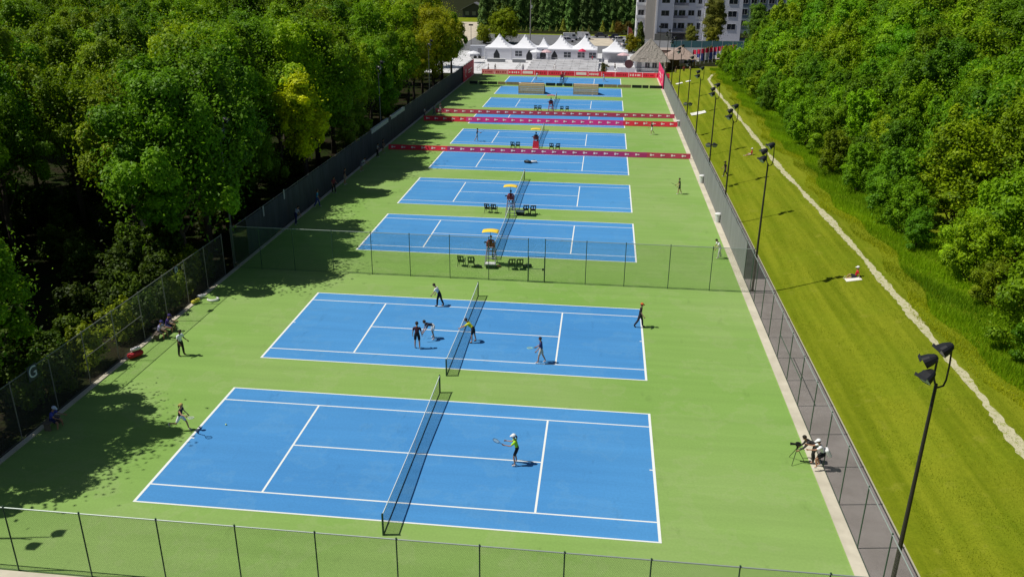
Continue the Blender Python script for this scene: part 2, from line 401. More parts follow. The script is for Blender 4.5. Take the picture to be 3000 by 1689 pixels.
# ------------------------------------------------------------------ banner barriers
M_red = mat('red_banner_cloth', (.80, .03, .065), .65, noise=.15, scale=1.5)
M_magenta = mat('magenta_banner_cloth', (.74, .035, .25), .65, noise=.15, scale=1.5)
M_maroon = mat('dark_red_banner_cloth', (.50, .05, .10), .65, noise=.15, scale=1.5)
M_purple = mat('plum_banner_cloth', (.46, .035, .17), .65, noise=.2, scale=1.5)
M_print = mat('pale_banner_print', (.88, .74, .74), .7, noise=.05)
M_dkprint = mat('dark_red_banner_print', (.34, .012, .022), .7)
def barrier(y0, y1, x0, x1, h, segs, label, step=1.32):
    """low cloth banner on short posts; y0,y1: where its two ends stand"""
    t = empty('banner_barrier', ((x0 + x1) / 2, (y0 + y1) / 2, 0), math.atan2(y1 - y0, x1 - x0), label, 'banner', 'low banner barriers between the far courts')
    L2 = math.hypot(x1 - x0, y1 - y0) / 2; lean = .30       # cloth leans back on its posts, tilted to catch more sun
    for f0, f1, m in segs:
        b = MB(); a0, a1 = -L2 + 2 * L2 * f0, -L2 + 2 * L2 * f1; n = max(2, int((a1 - a0) / .8)); vs = []
        for i in range(n + 1):
            a = a0 + (a1 - a0) * i / n
            for yy_, zz in ((-.02, .04), (-.02, h), (.02, h), (.02, .04)): vs.append((a, yy_ + lean * zz + .02 * math.sin(a * 2.3), zz + random.uniform(-.015, .015)))
        b.add(vs, [(i * 4 + k, i * 4 + 4 + k, i * 4 + 4 + (k + 1) % 4, i * 4 + (k + 1) % 4) for i in range(n) for k in range(4)])
        a = a0 + .5
        while a < a1 - .5:                               # small pale printed emblem: leaf-like badge and a short word bar
            y = -.034 + .02 * math.sin(a * 2.3); c = h * .56
            b.add([(a + .15 * math.cos(q) * (1 + .25 * math.cos(3 * q)), y - .012 + lean * (c + h * .20 * math.sin(q)), c + h * .20 * math.sin(q)) for q in [2 * PI * i / 14 for i in range(14)]], [tuple(range(14))], 1)
            b.quad((a + .20, y - .012 + lean * (c - .06), c - .06), (a + .40, y - .012 + lean * (c - .06), c - .06), (a + .40, y - .012 + lean * (c + .06), c + .06), (a + .20, y - .012 + lean * (c + .06), c + .06), 1)
            a += step
        b.build('banner_cloth', [m, M_print], t)
    n = 12
    for i in range(n + 1):
        b = MB(); a = -L2 + 2 * L2 * i / n; b.tube([(a, .05, 0), (a, .06 + lean * h, h + .03)], .022, 6); b.tube([(a, .06 + lean * h, h), (a, .5, 0)], .018, 6); b.build('post', M_post_grey, t)
    return t
barrier(75.5, 75.7, -7.2, 31.6, .64, [(0, .2, M_red), (.2, .86, M_purple), (.86, 1, M_maroon)], 'long low dark red banner barrier nearest the camera, bright red at its left end')
barrier(96.6, 97.6, -7.0, 31.6, .76, [(0, .17, M_red), (.17, .79, M_magenta), (.79, 1, M_red)], 'long low magenta banner barrier with red ends, middle one of three')
barrier(104.0, 105.0, -6.6, 31.7, .68, [(0, .25, M_maroon), (.25, .75, M_maroon), (.75, 1, M_maroon)], 'long low maroon banner barrier, furthest of the three')
# dark low barrier across the far courts
t = empty('net_barrier', (12.6, 138.4, 0), 0, 'low dark barrier of black panels and tan boards across the two furthest courts', 'barrier')
M_blackcloth = mat('black_panel_cloth', (.02, .03, .03), .8); M_tan = mat('tan_board', (.46, .30, .18), .8, noise=.3, scale=2)
a = -19.1
k = 0
while a < 19.0:
    w = random.choice((1.2, 1.9, 2.6, 1.6)); tan = (-14.6 < a < -10.2) or (7.2 < a < 11.2)
    b = MB(); b.box(a, min(a + w, 19.2), -.03, .03, .06, .62); b.build('panel', M_tan if tan else M_blackcloth, t)
    a += w + random.choice((.12, .2, .35))
b = MB(); b.tube([(-19.1, .05, .4), (19.2, .05, .4)], .02, 6); b.build('rail', M_dark, t)

# far red end wall and tall side banners
LEAN = Matrix.Rotation(R(-14), 4, 'X')  # end wall panels tilted back so the sun brightens them
t = empty('banner_wall', (12.2, 154.6, 0), 0, 'red and white advertising wall behind the furthest court', 'banner')
M_palered = mat('faded_pink_banner', (.66, .22, .22), .7, noise=.15)
x = -18.6; i = 0
while x < 19.2:
    w = 2.9; m = M_palered if i in (0, 1) else M_red
    b = MB(); b.box(x, x + w - .05, -.03, .03, .05, 1.08, M=LEAN); p = b.build('banner_panel', m, t)
    b = MB(); a = x + .25
    if i in (3, 7):
        b.box(x + .3, x + w - .4, -.036, -.031, .3, .85, M=LEAN); b.build('white_print', M_print, p)
    else:
        while a < x + w - .5:                            # blocky unreadable lettering
            hh = random.uniform(.28, .5); b.box(a, a + random.uniform(.18, .34), -.036, -.031, .52 - hh / 2, .52 + hh / 2, M=LEAN); a += random.uniform(.38, .55)
        b.build('lettering', M_dkprint if random.random() < .6 else M_print, p)
    x += w; i += 1
for (x, y0, y1, h, m, s, lb) in ((-8.1, 140.5, 154.4, 3.1, mat('crimson_banner', (.66, .012, .05), .65), 1, 'tall crimson banner on the left fence at the far end'), (31.75, 137.5, 154.4, 3.4, mat('pink_red_banner', (.85, .02, .16), .65), -1, 'tall pink red banner on the right fence at the far end')):
    t = empty('side_banner', (x, (y0 + y1) / 2, 0), 0, lb, 'banner')
    L2 = (y1 - y0) / 2; b = MB(); b.box(-.03, .03, -L2, L2, .05, h); b.build('banner_cloth', m, t)
    b = MB(); b.lathe([(.55, 0), (.8, 0)], 20)
    pr = [(s * .036, -L2 * .55 + .9 * math.cos(q) * r, h * .48 + .9 * math.sin(q) * r) for r in (.65, 1) for q in [2 * PI * i / 18 for i in range(16)]]
    b = MB(); b.add(pr, [(i, i + 1, 17 + i, 16 + i) for i in range(15)])
    b.box(s * .036, s * .04, -L2 * .1, L2 * .6, h * .5, h * .58); b.box(s * .036, s * .04, -L2 * .1, L2 * .4, h * .34, h * .42)
    b.build('emblem_print', M_print, t)

# ------------------------------------------------------------------ floodlights
M_pole = mat('bronze_lamp_pole', (.050, .043, .034), .5, .3); M_head = mat('black_lamp_housing', (.020, .021, .024), .4, .1)
M_glass = mat('lamp_glass', (.30, .32, .34), .15, noise=.02); M_polegrey = mat('grey_lamp_pole', (.13, .13, .12), .5, .3)
def lamp_head(t, p, yaw, tilt):
    M = Matrix.Translation(p) @ Matrix.Rotation(yaw, 4, 'Z') @ Matrix.Rotation(tilt, 4, 'Y') @ Matrix.Scale(.84, 4)
    b = MB()
    # tapered housing, wide mouth towards +x, hood above the glass
    vs = []; ns = 12
    for x, ry_, rz_ in ((-.30, .07, .07), (-.24, .15, .14), (-.02, .26, .22), (.26, .31, .26)):   # bowl-shaped reflector housing, squarish mouth
        for q in range(ns):
            a = 2 * PI * q / ns + PI / ns; e = lambda v: math.copysign(abs(v) ** .7, v); vs.append((x, ry_ * e(math.cos(a)), rz_ * e(math.sin(a))))
    b.add([M @ Vector(v) for v in vs], [(i * ns + q, i * ns + (q + 1) % ns, i * ns + ns + (q + 1) % ns, i * ns + ns + q) for i in range(3) for q in range(ns)] + [tuple(range(ns))[::-1]])
    b.add([M @ Vector(v) for v in [(-.10, -.34, -.04), (-.10, -.34, .04), (.08, -.34, .04), (.08, -.34, -.04), (-.10, -.25, -.04), (-.10, -.25, .04), (.08, -.25, .04), (.08, -.25, -.04)]], [(0, 1, 2, 3), (0, 4, 5, 1), (1, 5, 6, 2), (2, 6, 7, 3), (3, 7, 4, 0)])
    b.add([M @ Vector(v) for v in [(.26, -.32, .28), (.26, .32, .28), (.38, .30, .22), (.38, -.30, .22), (.26, -.32, .26), (.26, .32, .26), (.38, .30, .205), (.38, -.30, .205)]], [(0, 1, 2, 3), (4, 7, 6, 5), (0, 3, 7, 4), (1, 5, 6, 2), (2, 6, 7, 3)])
    h = b.build('lamp_head', M_head, t)
    b = MB(); b.add([M @ Vector(v) for v in [(.25, -.29, -.22), (.25, .29, -.22), (.25, .29, .25), (.25, -.29, .25)]], [(0, 1, 2, 3)])
    b.build('lamp_glass', M_glass, h)
    return h
def floodlight(loc, h, label, heads, polem=M_pole, low=None):
    t = empty('floodlight_pole', loc, 0, label, 'floodlight', 'floodlight poles along the courts')
    b = MB(); b.tube([(0, 0, 0), (0, 0, h * .5), (0, 0, h)], [.095, .075, .055], 10); b.box(-.17, .17, -.17, .17, 0, .05); b.build('pole', polem, t)
    b = MB()                                             # U-shaped pipe bracket, one arm short and one tall
    b.tube([(-.18, -.1, h + .95), (-.16, -.06, h + .3), (-.05, 0, h + .02), (.08, .03, h - .16), (.28, .08, h - .10), (.34, .1, h + .12), (.34, .1, h + .7), (.30, .1, h + 1.25)], .035, 6)
    b.build('bracket', polem, t)
    for (p, yaw, tilt) in heads: lamp_head(t, Vector((p[0], p[1], h + p[2])), yaw, tilt)
    if low:
        b = MB(); b.tube([(0, 0, low), (-.15, -.25, low), (-.3, -.45, low)], .025, 6); b.build('bracket', polem, t)
        lamp_head(t, Vector((-.35, -.5, low + .15)), R(250), R(25)); lamp_head(t, Vector((.30, -.2, low + .1)), R(285), R(25))
    return t
HL = [((-.40, -.20, .40), R(205), R(36)), ((-.34, .05, .88), R(170), R(34)), ((.12, .12, 1.30), R(188), R(34))]
HR = [((.26, -.45, .72), R(-8), R(34)), ((.42, .35, 1.30), R(10), R(34))]
near = 'tall bronze floodlight pole '
floodlight((32.25, -2.6, 0), 9.6, near + 'close to the camera at the lower right', HL)
floodlight((32.25, 30.5, 0), 9.75, near + 'where the cross fence meets the right fence', HL)
floodlight((32.25, 48.4, 0), 9.65, near + 'second one beyond the cross fence on the right', HL)
floodlight((32.25, 62.1, 0), 9.7, near + 'on the right with an extra pair of lamps low on it', HL, low=4.6)
floodlight((32.25, 78.0, 0), 9.6, near + 'on the right just past the nearest banner barrier', HL)
floodlight((32.25, 91.5, 0), 9.5, near + 'on the right just before the magenta banner barrier', HL, low=4.4)
floodlight((32.25, 108, 0), 9.6, near + 'on the right just beyond the furthest maroon barrier', HL)
floodlight((32.25, 124, 0), 9.6, near + 'second from the far end of the right fence', HL)
floodlight((32.25, 140, 0), 9.6, near + 'at the pink red banner on the right fence', HL)
lp_ = 'grey floodlight pole '
floodlight((-8.75, 31.2, 0), 10.2, lp_ + 'among the trees at the left end of the cross fence', HR, M_polegrey)
floodlight((-8.75, -3.75, 0), 8.5, lp_ + 'at the near left corner, its lamp shadow on the court', HR, M_polegrey)
floodlight((-8.75, 78.0, 0), 9.4, lp_ + 'on the left at the nearest banner barrier', HR, M_polegrey)
floodlight((-8.75, 110, 0), 9.4, lp_ + 'far along the dark left fence', HR, M_polegrey)

# ------------------------------------------------------------------ chairs, umpire chairs, cool boxes
M_blk = mat('black_chair_plastic', (.014, .017, .016), .45)
def make_chair(label):
    t = empty('garden_chair', (0, 0, 0), 0, label, 'chair', 'black plastic chairs beside the umpire chairs')
    b = MB(); b.box(-.25, .25, -.24, .24, .39, .43); b.build('seat', M_blk, t)
    b = MB(); M = Matrix.Translation((0, -.23, .42)) @ Matrix.Rotation(R(12), 4, 'X'); b.box(-.25, .25, -.02, .02, .02, .20, M=M); b.box(-.26, -.17, -.02, .02, .2, .5, M=M)
    b.box(-.055, .055, -.02, .02, .2, .5, M=M); b.box(.17, .26, -.02, .02, .2, .5, M=M); b.box(-.27, .27, -.025, .025, .46, .56, M=M); b.build('backrest', M_blk, t)
    for sx in (-1, 1):
        b = MB(); b.box(sx * .26 - .025, sx * .26 + .025, -.25, .22, .62, .65); b.box(sx * .26 - .02, sx * .26 + .02, .17, .22, .41, .62); b.build('armrest', M_blk, t)
        for sy in (-1, 1):
            b = MB(); b.tube([(sx * .22, sy * .2, .40), (sx * .27, sy * .25, 0)], [.03, .022], 6); b.build('leg', M_blk, t)
    return t
chair0 = None
def chair(x, y, rz, label):
    global chair0
    if chair0 is None: c = chair0 = make_chair(label)
    else: c = copy_tree(chair0); c['label'] = label
    c.location = (x, y, 0); c.rotation_euler.z = R(rz)
rows = [(32.9, (9.6, 10.4, 13.7, 14.35), 'the nearest umpire chair'), (48.5, (9.6, 10.25, 13.35, 14.05), 'the second umpire chair'), (78.5, (8.8, 9.45, 13.9, 14.7), 'the red skirted umpire chair'), (108.6, (9.3, 9.95, 13.6, 14.5), 'the umpire chair beyond the furthest maroon barrier')]
for y, xs_, wh in rows:
    for x, nm in zip(xs_, ('outer black chair of the left pair beside ', 'inner black chair of the left pair beside ', 'inner black chair of the right pair beside ', 'outer black chair of the right pair beside ')):
        chair(x, y + random.uniform(-.1, .1), random.uniform(-14, 14), nm + wh)

M_upink = mat('pale_lilac_frame', (.42, .36, .50), .5); M_uyellow = mat('yellow_canopy_cloth', (.92, .64, .05), .6, noise=.05)
M_upinkc = mat('pink_canopy_cloth', (.55, .16, .17), .6); M_wood = mat('brown_wood', (.20, .115, .06), .7, noise=.3, scale=9)
def umpire_chair(y, label, canopy=None, skirt=False, frame=M_upink):
    t = empty('umpire_chair', (11.92, y, 0), 0, label, 'umpire chair', 'umpire chairs at the net posts')
    S = 1.52
    for sx in (-1, 1):
        for sy in (-1, 1):
            b = MB(); b.tube([(sx * .46, sy * .55 + .05, 0), (sx * .30, sy * .24, S)], .032, 6); b.build('leg', frame, t)
    for z, f in ((.35, .43), (.72, .40), (1.1, .35)):
        b = MB(); yy_ = .05 + .55 - (.31 + .05) * z / S
        b.box(-f, f, yy_ - .05, yy_ + .05, z - .02, z + .02); b.build('step', frame, t)
        b = MB(); y2 = .05 - .55 + (.31 - .05) * z / S; b.tube([(-f, y2, z), (f, y2, z)], .02, 6); b.build('crossbar', frame, t)
    b = MB(); b.box(-.34, .34, -.28, .28, S, S + .05); b.build('seat', frame, t)
    b = MB(); b.box(-.34, .34, -.32, -.28, S + .12, S + .50); b.build('backrest', mat('umpire_back_cloth', (.30, .045, .04), .7), t)
    for sx in (-1, 1):
        b = MB(); b.box(sx * .36 - .03, sx * .36 + .03, -.28, .34, S + .26, S + .30); b.build('armrest', frame, t)
    b = MB(); b.box(-.58, -.36, .05, .38, S + .30, S + .33); b.build('writing_board', M_blk, t)
    b = MB(); b.box(-.36, .36, .36, .60, .98, 1.02); b.build('footrest', frame, t)
    if canopy:
        b = MB(); b.tube([(0, -.34, S + .05), (0, -.34, S + 1.42)], .018, 6); b.build('canopy_pole', M_dark, t)
        b = MB(); n = 8; vs = []
        for i in range(n + 1):
            for j in range(5):
                u = i / n * 2 - 1; v = j / 4 * 2 - 1
                vs.append((.66 * u, -.12 + .46 * v, S + 1.50 - .09 * u * u - .05 * v * v))
        fs = [(i * 5 + j, i * 5 + j + 1, i * 5 + 6 + j, i * 5 + 5 + j) for i in range(n) for j in range(4)]
        m = len(vs); vs += [(p[0], p[1], p[2] - .03) for p in vs]
        fs += [(a + m, d + m, c + m, b_ + m) for a, b_, c, d in fs]
        rim = [i * 5 for i in range(n + 1)] + [n * 5 + j for j in range(1, 5)] + [i * 5 + 4 for i in range(n - 1, -1, -1)] + [3, 2, 1]
        fs += [(rim[i], rim[(i + 1) % len(rim)], rim[(i + 1) % len(rim)] + m, rim[i] + m) for i in range(len(rim))]
        b.add(vs, fs); b.build('canopy', canopy, t, True)
    if skirt:
        b = MB(); b.add([(-.44, -.53, .06), (.44, -.53, .06), (.34, -.32, S - .1), (-.34, -.32, S - .1), (-.44, -.50, .06), (.44, -.50, .06), (.34, -.29, S - .1), (-.34, -.29, S - .1)], [(0, 1, 2, 3), (4, 7, 6, 5), (0, 4, 5, 1), (3, 2, 6, 7), (0, 3, 7, 4), (1, 5, 6, 2)]); b.build('banner_skirt', M_red, t)
    return t
umpire_chair(33.55, 'umpire chair with yellow canopy nearest the camera', M_uyellow)
umpire_chair(47.95, 'umpire chair with yellow canopy at the second net beyond the cross fence', M_uyellow)
umpire_chair(77.4, 'umpire chair with yellow canopy and red banner skirt', M_uyellow, True)
umpire_chair(106.6, 'umpire chair with pink canopy just behind the furthest maroon barrier', M_upinkc, False, mat('pink_frame', (.5, .14, .2), .6))
umpire_chair(140.4, 'umpire chair without a canopy at the furthest net', None, False, mat('navy_frame', (.05, .05, .14), .6))

def cooler(x, y, rz, label, z=0):
    t = empty('cool_box', (x, y, z), R(rz), label, 'cool box', 'cool boxes beside the umpire chairs')
    b = MB(); b.add([(-.33, -.2, 0), (.33, -.2, 0), (.33, .2, 0), (-.33, .2, 0), (-.38, -.24, .36), (.38, -.24, .36), (.38, .24, .36), (-.38, .24, .36)], [(0, 3, 2, 1), (4, 5, 6, 7), (0, 1, 5, 4), (1, 2, 6, 5), (2, 3, 7, 6), (3, 0, 4, 7)]); b.build('tub', M_navy, t)
    b = MB(); b.box(-.40, .40, -.26, .26, .362, .44); b.box(-.34, .34, -.2, .2, .44, .46); b.build('lid', M_white, t)
    b = MB(); b.tube([(-.40, 0, .3), (-.46, 0, .34), (-.46, 0, .22)], .015, 6); b.tube([(.40, 0, .3), (.46, 0, .34), (.46, 0, .22)], .015, 6); b.build('handle', M_blk, t)
cooler(11.98, 32.75, 3, 'dark cool box with white lid at the foot of the nearest umpire chair')
cooler(12.85, 48.1, -8, 'dark cool box with white lid right of the second umpire chair')
cooler(11.9, 76.75, 5, 'cool box with white lid below the red skirted umpire chair')
def bag(x, y, z, rz, s, m, label, cat='bag'):
    t = empty('sports_bag', (x, y, z), R(rz), label, cat)
    b = MB(); vs = []; n = 10
    for i, (u, k) in enumerate(((-.5, .55), (-.42, .9), (0, 1), (.42, .9), (.5, .55))):
        for q in range(n):
            a = 2 * PI * q / n; vs.append((u * s, .25 * s * k * math.cos(a), .20 * s + .20 * s * k * math.sin(a)))
    b.add(vs, [(i * n + q, i * n + (q + 1) % n, i * n + n + (q + 1) % n, i * n + n + q) for i in range(4) for q in range(n)] + [tuple(range(n))[::-1], tuple(4 * n + q for q in range(n))]); b.build('bag_body', m, t, True)
    b = MB(); b.tube([(-.2 * s, -.05, .39 * s), (-.12 * s, -.05, .50 * s), (.12 * s, -.05, .50 * s), (.2 * s, -.05, .39 * s)], .018, 6); b.build('handle', M_blk, t)
bag(14.9, 33.3, 0, 20, .75, M_blk, 'black sports bag right of the chairs at the nearest umpire chair')
bag(11.0, 32.75, 0, -15, .6, M_blk, 'small dark bag left of the cool box at the nearest umpire chair')
bag(12.55, 33.0, 0, 30, .5, M_wood, 'brown bag right of the cool box at the nearest umpire chair')
bag(12.25, 70.6, 0, 10, .8, mat('white_bag_cloth', (.66, .68, .7), .7), 'white bag lying on the court without a net')
bag(11.5, 70.4, 0, -20, .9, M_blk, 'black bag lying on the court without a net, left of the white bag')
bag(-7.55, 13.85, .06, 60, .95, mat('red_bag_cloth', (.45, .02, .03), .7), 'big red bag by the left fence near the man in white shirt')
bag(-7.55, 13.95, .44, 60, .6, mat('white_bag_cloth2', (.7, .68, .68), .7), 'white towel roll on top of the red bag', 'towel')
bag(-7.9, 22.6, .06, 70, .7, mat('yellow_bag_cloth', (.6, .55, .05), .7), 'yellow and black bag on the kerb at the left fence')
bag(-7.95, 23.6, .06, 40, .6, M_white, 'white bundle on the kerb beside the yellow bag')
bag(-8.0, 17.6, .06, 60, .9, M_blk, 'black bag on the kerb beside the seated people')
# white curled ring lying on the court
b = MB(); b.tube([(.34 * math.cos(a), .40 * math.sin(a), .05) for a in [R(-60 + 24 * i) for i in range(11)]], [.04, .06, .08, .09, .10, .10, .10, .09, .08, .06, .03], 8)
o = b.build('rolled_towel', mat('white_towel', (.78, .79, .76), .9), None, True, (-7.0, 23.4, .03)); o.rotation_euler.z = R(-110)
tag(o, 'white curled towel lying on green court near the left kerb', 'towel')
# white bins along the right kerb
def bin_(x, y, label):
    t = empty('litter_bin', (x, y, .045), 0, label, 'bin', 'white bins along the right fence')
    b = MB(); b.lathe([(0, 0), (.20, 0), (.25, .75), (.0, .75)], 12); b.build('bin_body', M_white, t)
    b = MB(); b.lathe([(.27, .74), (.30, .82), (.24, .9), (.0, .9)], 12); b.build('bin_liner', mat('bin_liner', (.80, .80, .80), .5), t)
bin_(31.72, 63.4, 'white bin on the right kerb beyond the second umpire chair')
bin_(31.72, 48.2, 'white bin on the right kerb nearest the camera')
bin_(31.72, 98.2, 'white bin at the right end of the magenta barrier')
# tennis ball
b = MB(); b.ball((0, 0, 0), .045, n=10); o = b.build('tennis_ball', mat('ball_felt', (.70, .80, .25), .9), None, True, (1.35, 6.9, .05)); tag(o, 'pale tennis ball on the nearest court in front of the running player', 'ball')
# picnic sheets on the bank
for x, y, sx, sy, lb in ((35.7, 108.4, 2.3, 2.2, 'large white sheet spread on the lawn by the right fence'), (35.4, 144.6, 1.3, 1.6, 'small white sheet on the lawn at the far end, left of two'), (37.2, 144.8, 1.0, 1.4, 'small white sheet on the lawn at the far end, right of two')):
    b = MB(); n = 5; vs = []
    for i in range(n + 1):
        for j in range(n + 1):
            X, Y = x - sx / 2 + sx * i / n, y - sy / 2 + sy * j / n; vs.append((X, Y, gz(X, Y) + .04 + random.uniform(0, .06)))
    b.add(vs, [(i * (n + 1) + j, (i + 1) * (n + 1) + j, (i + 1) * (n + 1) + j + 1, i * (n + 1) + j + 1) for i in range(n) for j in range(n)])
    tag(b.build('picnic_sheet', mat('white_sheet', (.78, .78, .72), .9)), lb, 'sheet', 'white sheets spread on the lawn')
# ------------------------------------------------------------------ people
M_skin = mat('skin', (.46, .24, .15), .6, noise=.06); M_skin2 = mat('dark_skin', (.13, .06, .035), .6, noise=.06)
M_eye = mat('eye_dark', (.02, .015, .012), .3); M_lip = mat('lip', (.32, .09, .08), .5)
_cm = {}
def cloth(rgb):
    if rgb not in _cm: _cm[rgb] = mat('cloth_%d' % len(_cm), rgb, .8, noise=.12, scale=5)
    return _cm[rgb]
def dirv(f, a=0, s=1):
    f, a = R(f), R(a); return Vector((math.sin(f) * math.cos(a), s * math.sin(a), -math.cos(f) * math.cos(a)))
def joints(H=1.75, lean=4, legs=((8, 4, 6), (-6, 4, 8)), arms=((8, 12, 20), (4, 12, 20)), nod=8, hip_z=None, side=0):
    """legs: (hip flexion, spread, knee bend) left and right; arms: (shoulder flexion, spread, elbow bend)"""
    k = H / 1.75; J = {}
    hip = Vector((0, 0, 0)); J['pelvis'] = hip + Vector((0, 0, .02 * k))
    up = Vector((math.sin(R(lean)), math.sin(R(side)), math.cos(R(lean)))).normalized()
    fw = Vector((math.cos(R(lean)), 0, -math.sin(R(lean))))
    J['waist'] = hip + up * .17 * k; J['chest'] = hip + up * .36 * k; J['neck0'] = hip + up * .50 * k + fw * .0
    hu = Vector((math.sin(R(lean * .6 + nod)), 0, math.cos(R(lean * .6 + nod)))); hf = Vector((hu.z, 0, -hu.x))
    J['neck'] = J['neck0'] + hu * .06 * k; J['jaw'] = J['neck0'] + hu * .135 * k + hf * .022 * k; J['head'] = J['neck0'] + hu * .205 * k + hf * .012 * k
    J['hu'], J['hf'] = hu, hf
    for n, s, (f, a, kn) in (('L', 1, legs[0]), ('R', -1, legs[1])):
        h = hip + Vector((0, s * .095 * k, -.01 * k)); J['hip' + n] = h
        J['thigh' + n] = h + dirv(f, a, s) * .22 * k
        J['knee' + n] = h + dirv(f, a, s) * .43 * k
        d2 = dirv(f - kn, a * .6, s)
        J['calf' + n] = J['knee' + n] + d2 * .14 * k; J['ankle' + n] = J['knee' + n] + d2 * .41 * k
        fa = (f - kn) * .8 if f - kn < -15 else min(0, f - kn)
        tf = Vector((math.cos(R(fa)), 0, math.sin(R(fa)))) if f - kn < 25 else Vector((math.sin(R(15)), 0, math.cos(R(15))))
        J['heel' + n] = J['ankle' + n] + d2 * .045 * k - tf * .035 * k
        J['toe' + n] = J['ankle' + n] + d2 * .055 * k + tf * .165 * k
    for n, s, (f, a, e) in (('L', 1, arms[0]), ('R', -1, arms[1])):
        sh = hip + up * .455 * k + Vector((0, s * .18 * k, 0)); J['sh' + n] = sh
        d = dirv(f, a, s); J['upper' + n] = sh + d * .14 * k; J['elbow' + n] = sh + d * .285 * k
        d2 = dirv(f + e, a * .5, s); J['wrist' + n] = J['elbow' + n] + d2 * .25 * k
        J['palm' + n] = J['wrist' + n] + d2 * .065 * k; J['hd' + n] = d2
    if hip_z is None: dz = -min(min(J[q + n].z for q in ('heel', 'toe')) for n in 'LR') + .028 * k
    else: dz = hip_z
    for q in J:
        if q not in ('hu', 'hf', 'hdL', 'hdR'): J[q] = J[q] + Vector((0, 0, dz))
    J['k'] = k; return J
_pending = []
def skin_obj(nodes, edges, root, name, sub=1):
    me = bpy.data.meshes.new(name); bm = bmesh.new(); lay = bm.verts.layers.skin.verify(); V = {}
    for n, (p, r) in nodes.items():
        v = bm.verts.new(p); v[lay].radius = (r, r) if not isinstance(r, tuple) else r; v[lay].use_root = (n == root); V[n] = v
    for a, b_ in edges: bm.edges.new((V[a], V[b_]))
    bm.to_mesh(me); bm.free()
    o = bpy.data.objects.new(name, me); col.objects.link(o)
    sk = o.modifiers.new('s', 'SKIN'); sk.branch_smoothing = .6; sk.use_smooth_shade = True
    if sub: ss = o.modifiers.new('u', 'SUBSURF'); ss.levels = sub; ss.render_levels = sub
    _pending.append(o); return o
def build_pose(name, J, fem=False, sleeve='short', legwear='shorts', fingers=True, hair='short', cap=False):
    """temp objects whose evaluated meshes become body, shirt, legwear, shoes; hair and cap are direct meshes"""
    k = J['k']; g = 0.92 if fem else 1.0
    N = {'pelvis': (J['pelvis'], .115 * k), 'waist': (J['waist'], .105 * k * g), 'chest': (J['chest'], .125 * k * g), 'neck0': (J['neck0'], .06 * k), 'neck': (J['neck'], .048 * k), 'jaw': (J['jaw'], .074 * k), 'head': (J['head'], .094 * k), 'crown': (J['head'] + J['hu'] * .06 * k - J['hf'] * .01 * k, .07 * k)}
    E = [('pelvis', 'waist'), ('waist', 'chest'), ('chest', 'neck0'), ('neck0', 'neck'), ('neck', 'jaw'), ('jaw', 'head'), ('head', 'crown')]
    for n in 'LR':
        s = 1 if n == 'L' else -1
        for q, r in (('hip', .088), ('thigh', .074), ('knee', .052), ('calf', .054), ('ankle', .036)): N[q + n] = (J[q + n], r * k * g)
        N['toe' + n] = (J['toe' + n], .028 * k)
        E += [('pelvis', 'hip' + n), ('hip' + n, 'thigh' + n), ('thigh' + n, 'knee' + n), ('knee' + n, 'calf' + n), ('calf' + n, 'ankle' + n), ('ankle' + n, 'toe' + n)]
        for q, r in (('sh', .058), ('upper', .050), ('elbow', .038), ('wrist', .026), ('palm', .036)): N[q + n] = (J[q + n], r * k * g)
        E += [('chest', 'sh' + n), ('sh' + n, 'upper' + n), ('upper' + n, 'elbow' + n), ('elbow' + n, 'wrist' + n), ('wrist' + n, 'palm' + n)]
        if fingers:
            d = J['hd' + n]; sd = Vector((0, s, 0)); sd = (sd - d * sd.dot(d)).normalized(); curl = d.cross(sd) * (-s); p = J['palm' + n]
            side = d.cross(sd)
            for i, (off, ln_) in enumerate(((-.036, .068), (-.012, .082), (.012, .076), (.036, .058))):
                b0 = p + d * .045 * k + side * off * k; b1 = b0 + (d * .9 - sd * .35).normalized() * ln_ * .5 * k; b2 = b1 + (d * .6 - sd * .8).normalized() * ln_ * .5 * k
                for j, q in enumerate((b0, b1, b2)): N['f%d%d%s' % (i, j, n)] = (q, (.0105, .0095, .008)[j] * k)
                E += [('palm' + n, 'f%d0%s' % (i, n)), ('f%d0%s' % (i, n), 'f%d1%s' % (i, n)), ('f%d1%s' % (i, n), 'f%d2%s' % (i, n))]
            t0 = p - side * .042 * k - sd * .01 * k; t1 = t0 + (d * .8 - side * .5 - sd * .4).normalized() * .05 * k
            N['t0' + n] = (t0, .012 * k); N['t1' + n] = (t1, .010 * k); E += [('palm' + n, 't0' + n), ('t0' + n, 't1' + n)]
    parts = {'body': skin_obj(N, E, 'pelvis', 'person')}
    parts['spec'] = (N, E, sleeve, legwear)
    for n in 'LR':
        S = {'a': (J['ankle' + n], .047 * k), 'h': (J['heel' + n], .040 * k), 't': (J['toe' + n] + (J['toe' + n] - J['heel' + n]).normalized() * .02, .038 * k)}
        parts['shoe' + n] = skin_obj(S, [('a', 'h'), ('h', 't')], 'h', 'shoe')
    # hair / cap
    hu, hf = J['hu'], J['hf']; hs = Vector((0, 1, 0)); c = J['head'] + hu * .028 * k - hf * .012 * k
    M3 = Matrix((hf, hs, hu)).transposed()
    b = MB(); b.ball(c, .112 * k, .104 * k, .108 * k, 14, M=M3)
    keep = MB(); idx = {}
    for f in b.f:
        pc = sum((Vector(b.v[i]) for i in f), Vector()) / len(f) - c; x, z = pc.dot(hf), pc.dot(hu)
        if z > -.02 * k and x < .075 * k or x < -.02 * k and z > -.10 * k: keep.add([b.v[i] for i in f], [tuple(range(len(f)))])
    if hair == 'long': keep.tube([c - hf * .09 * k + hu * .01, c - hf * .14 * k - hu * .08, c - hf * .12 * k - hu * .22], [.035, .04, .015], 8)
    parts['_hair'] = keep
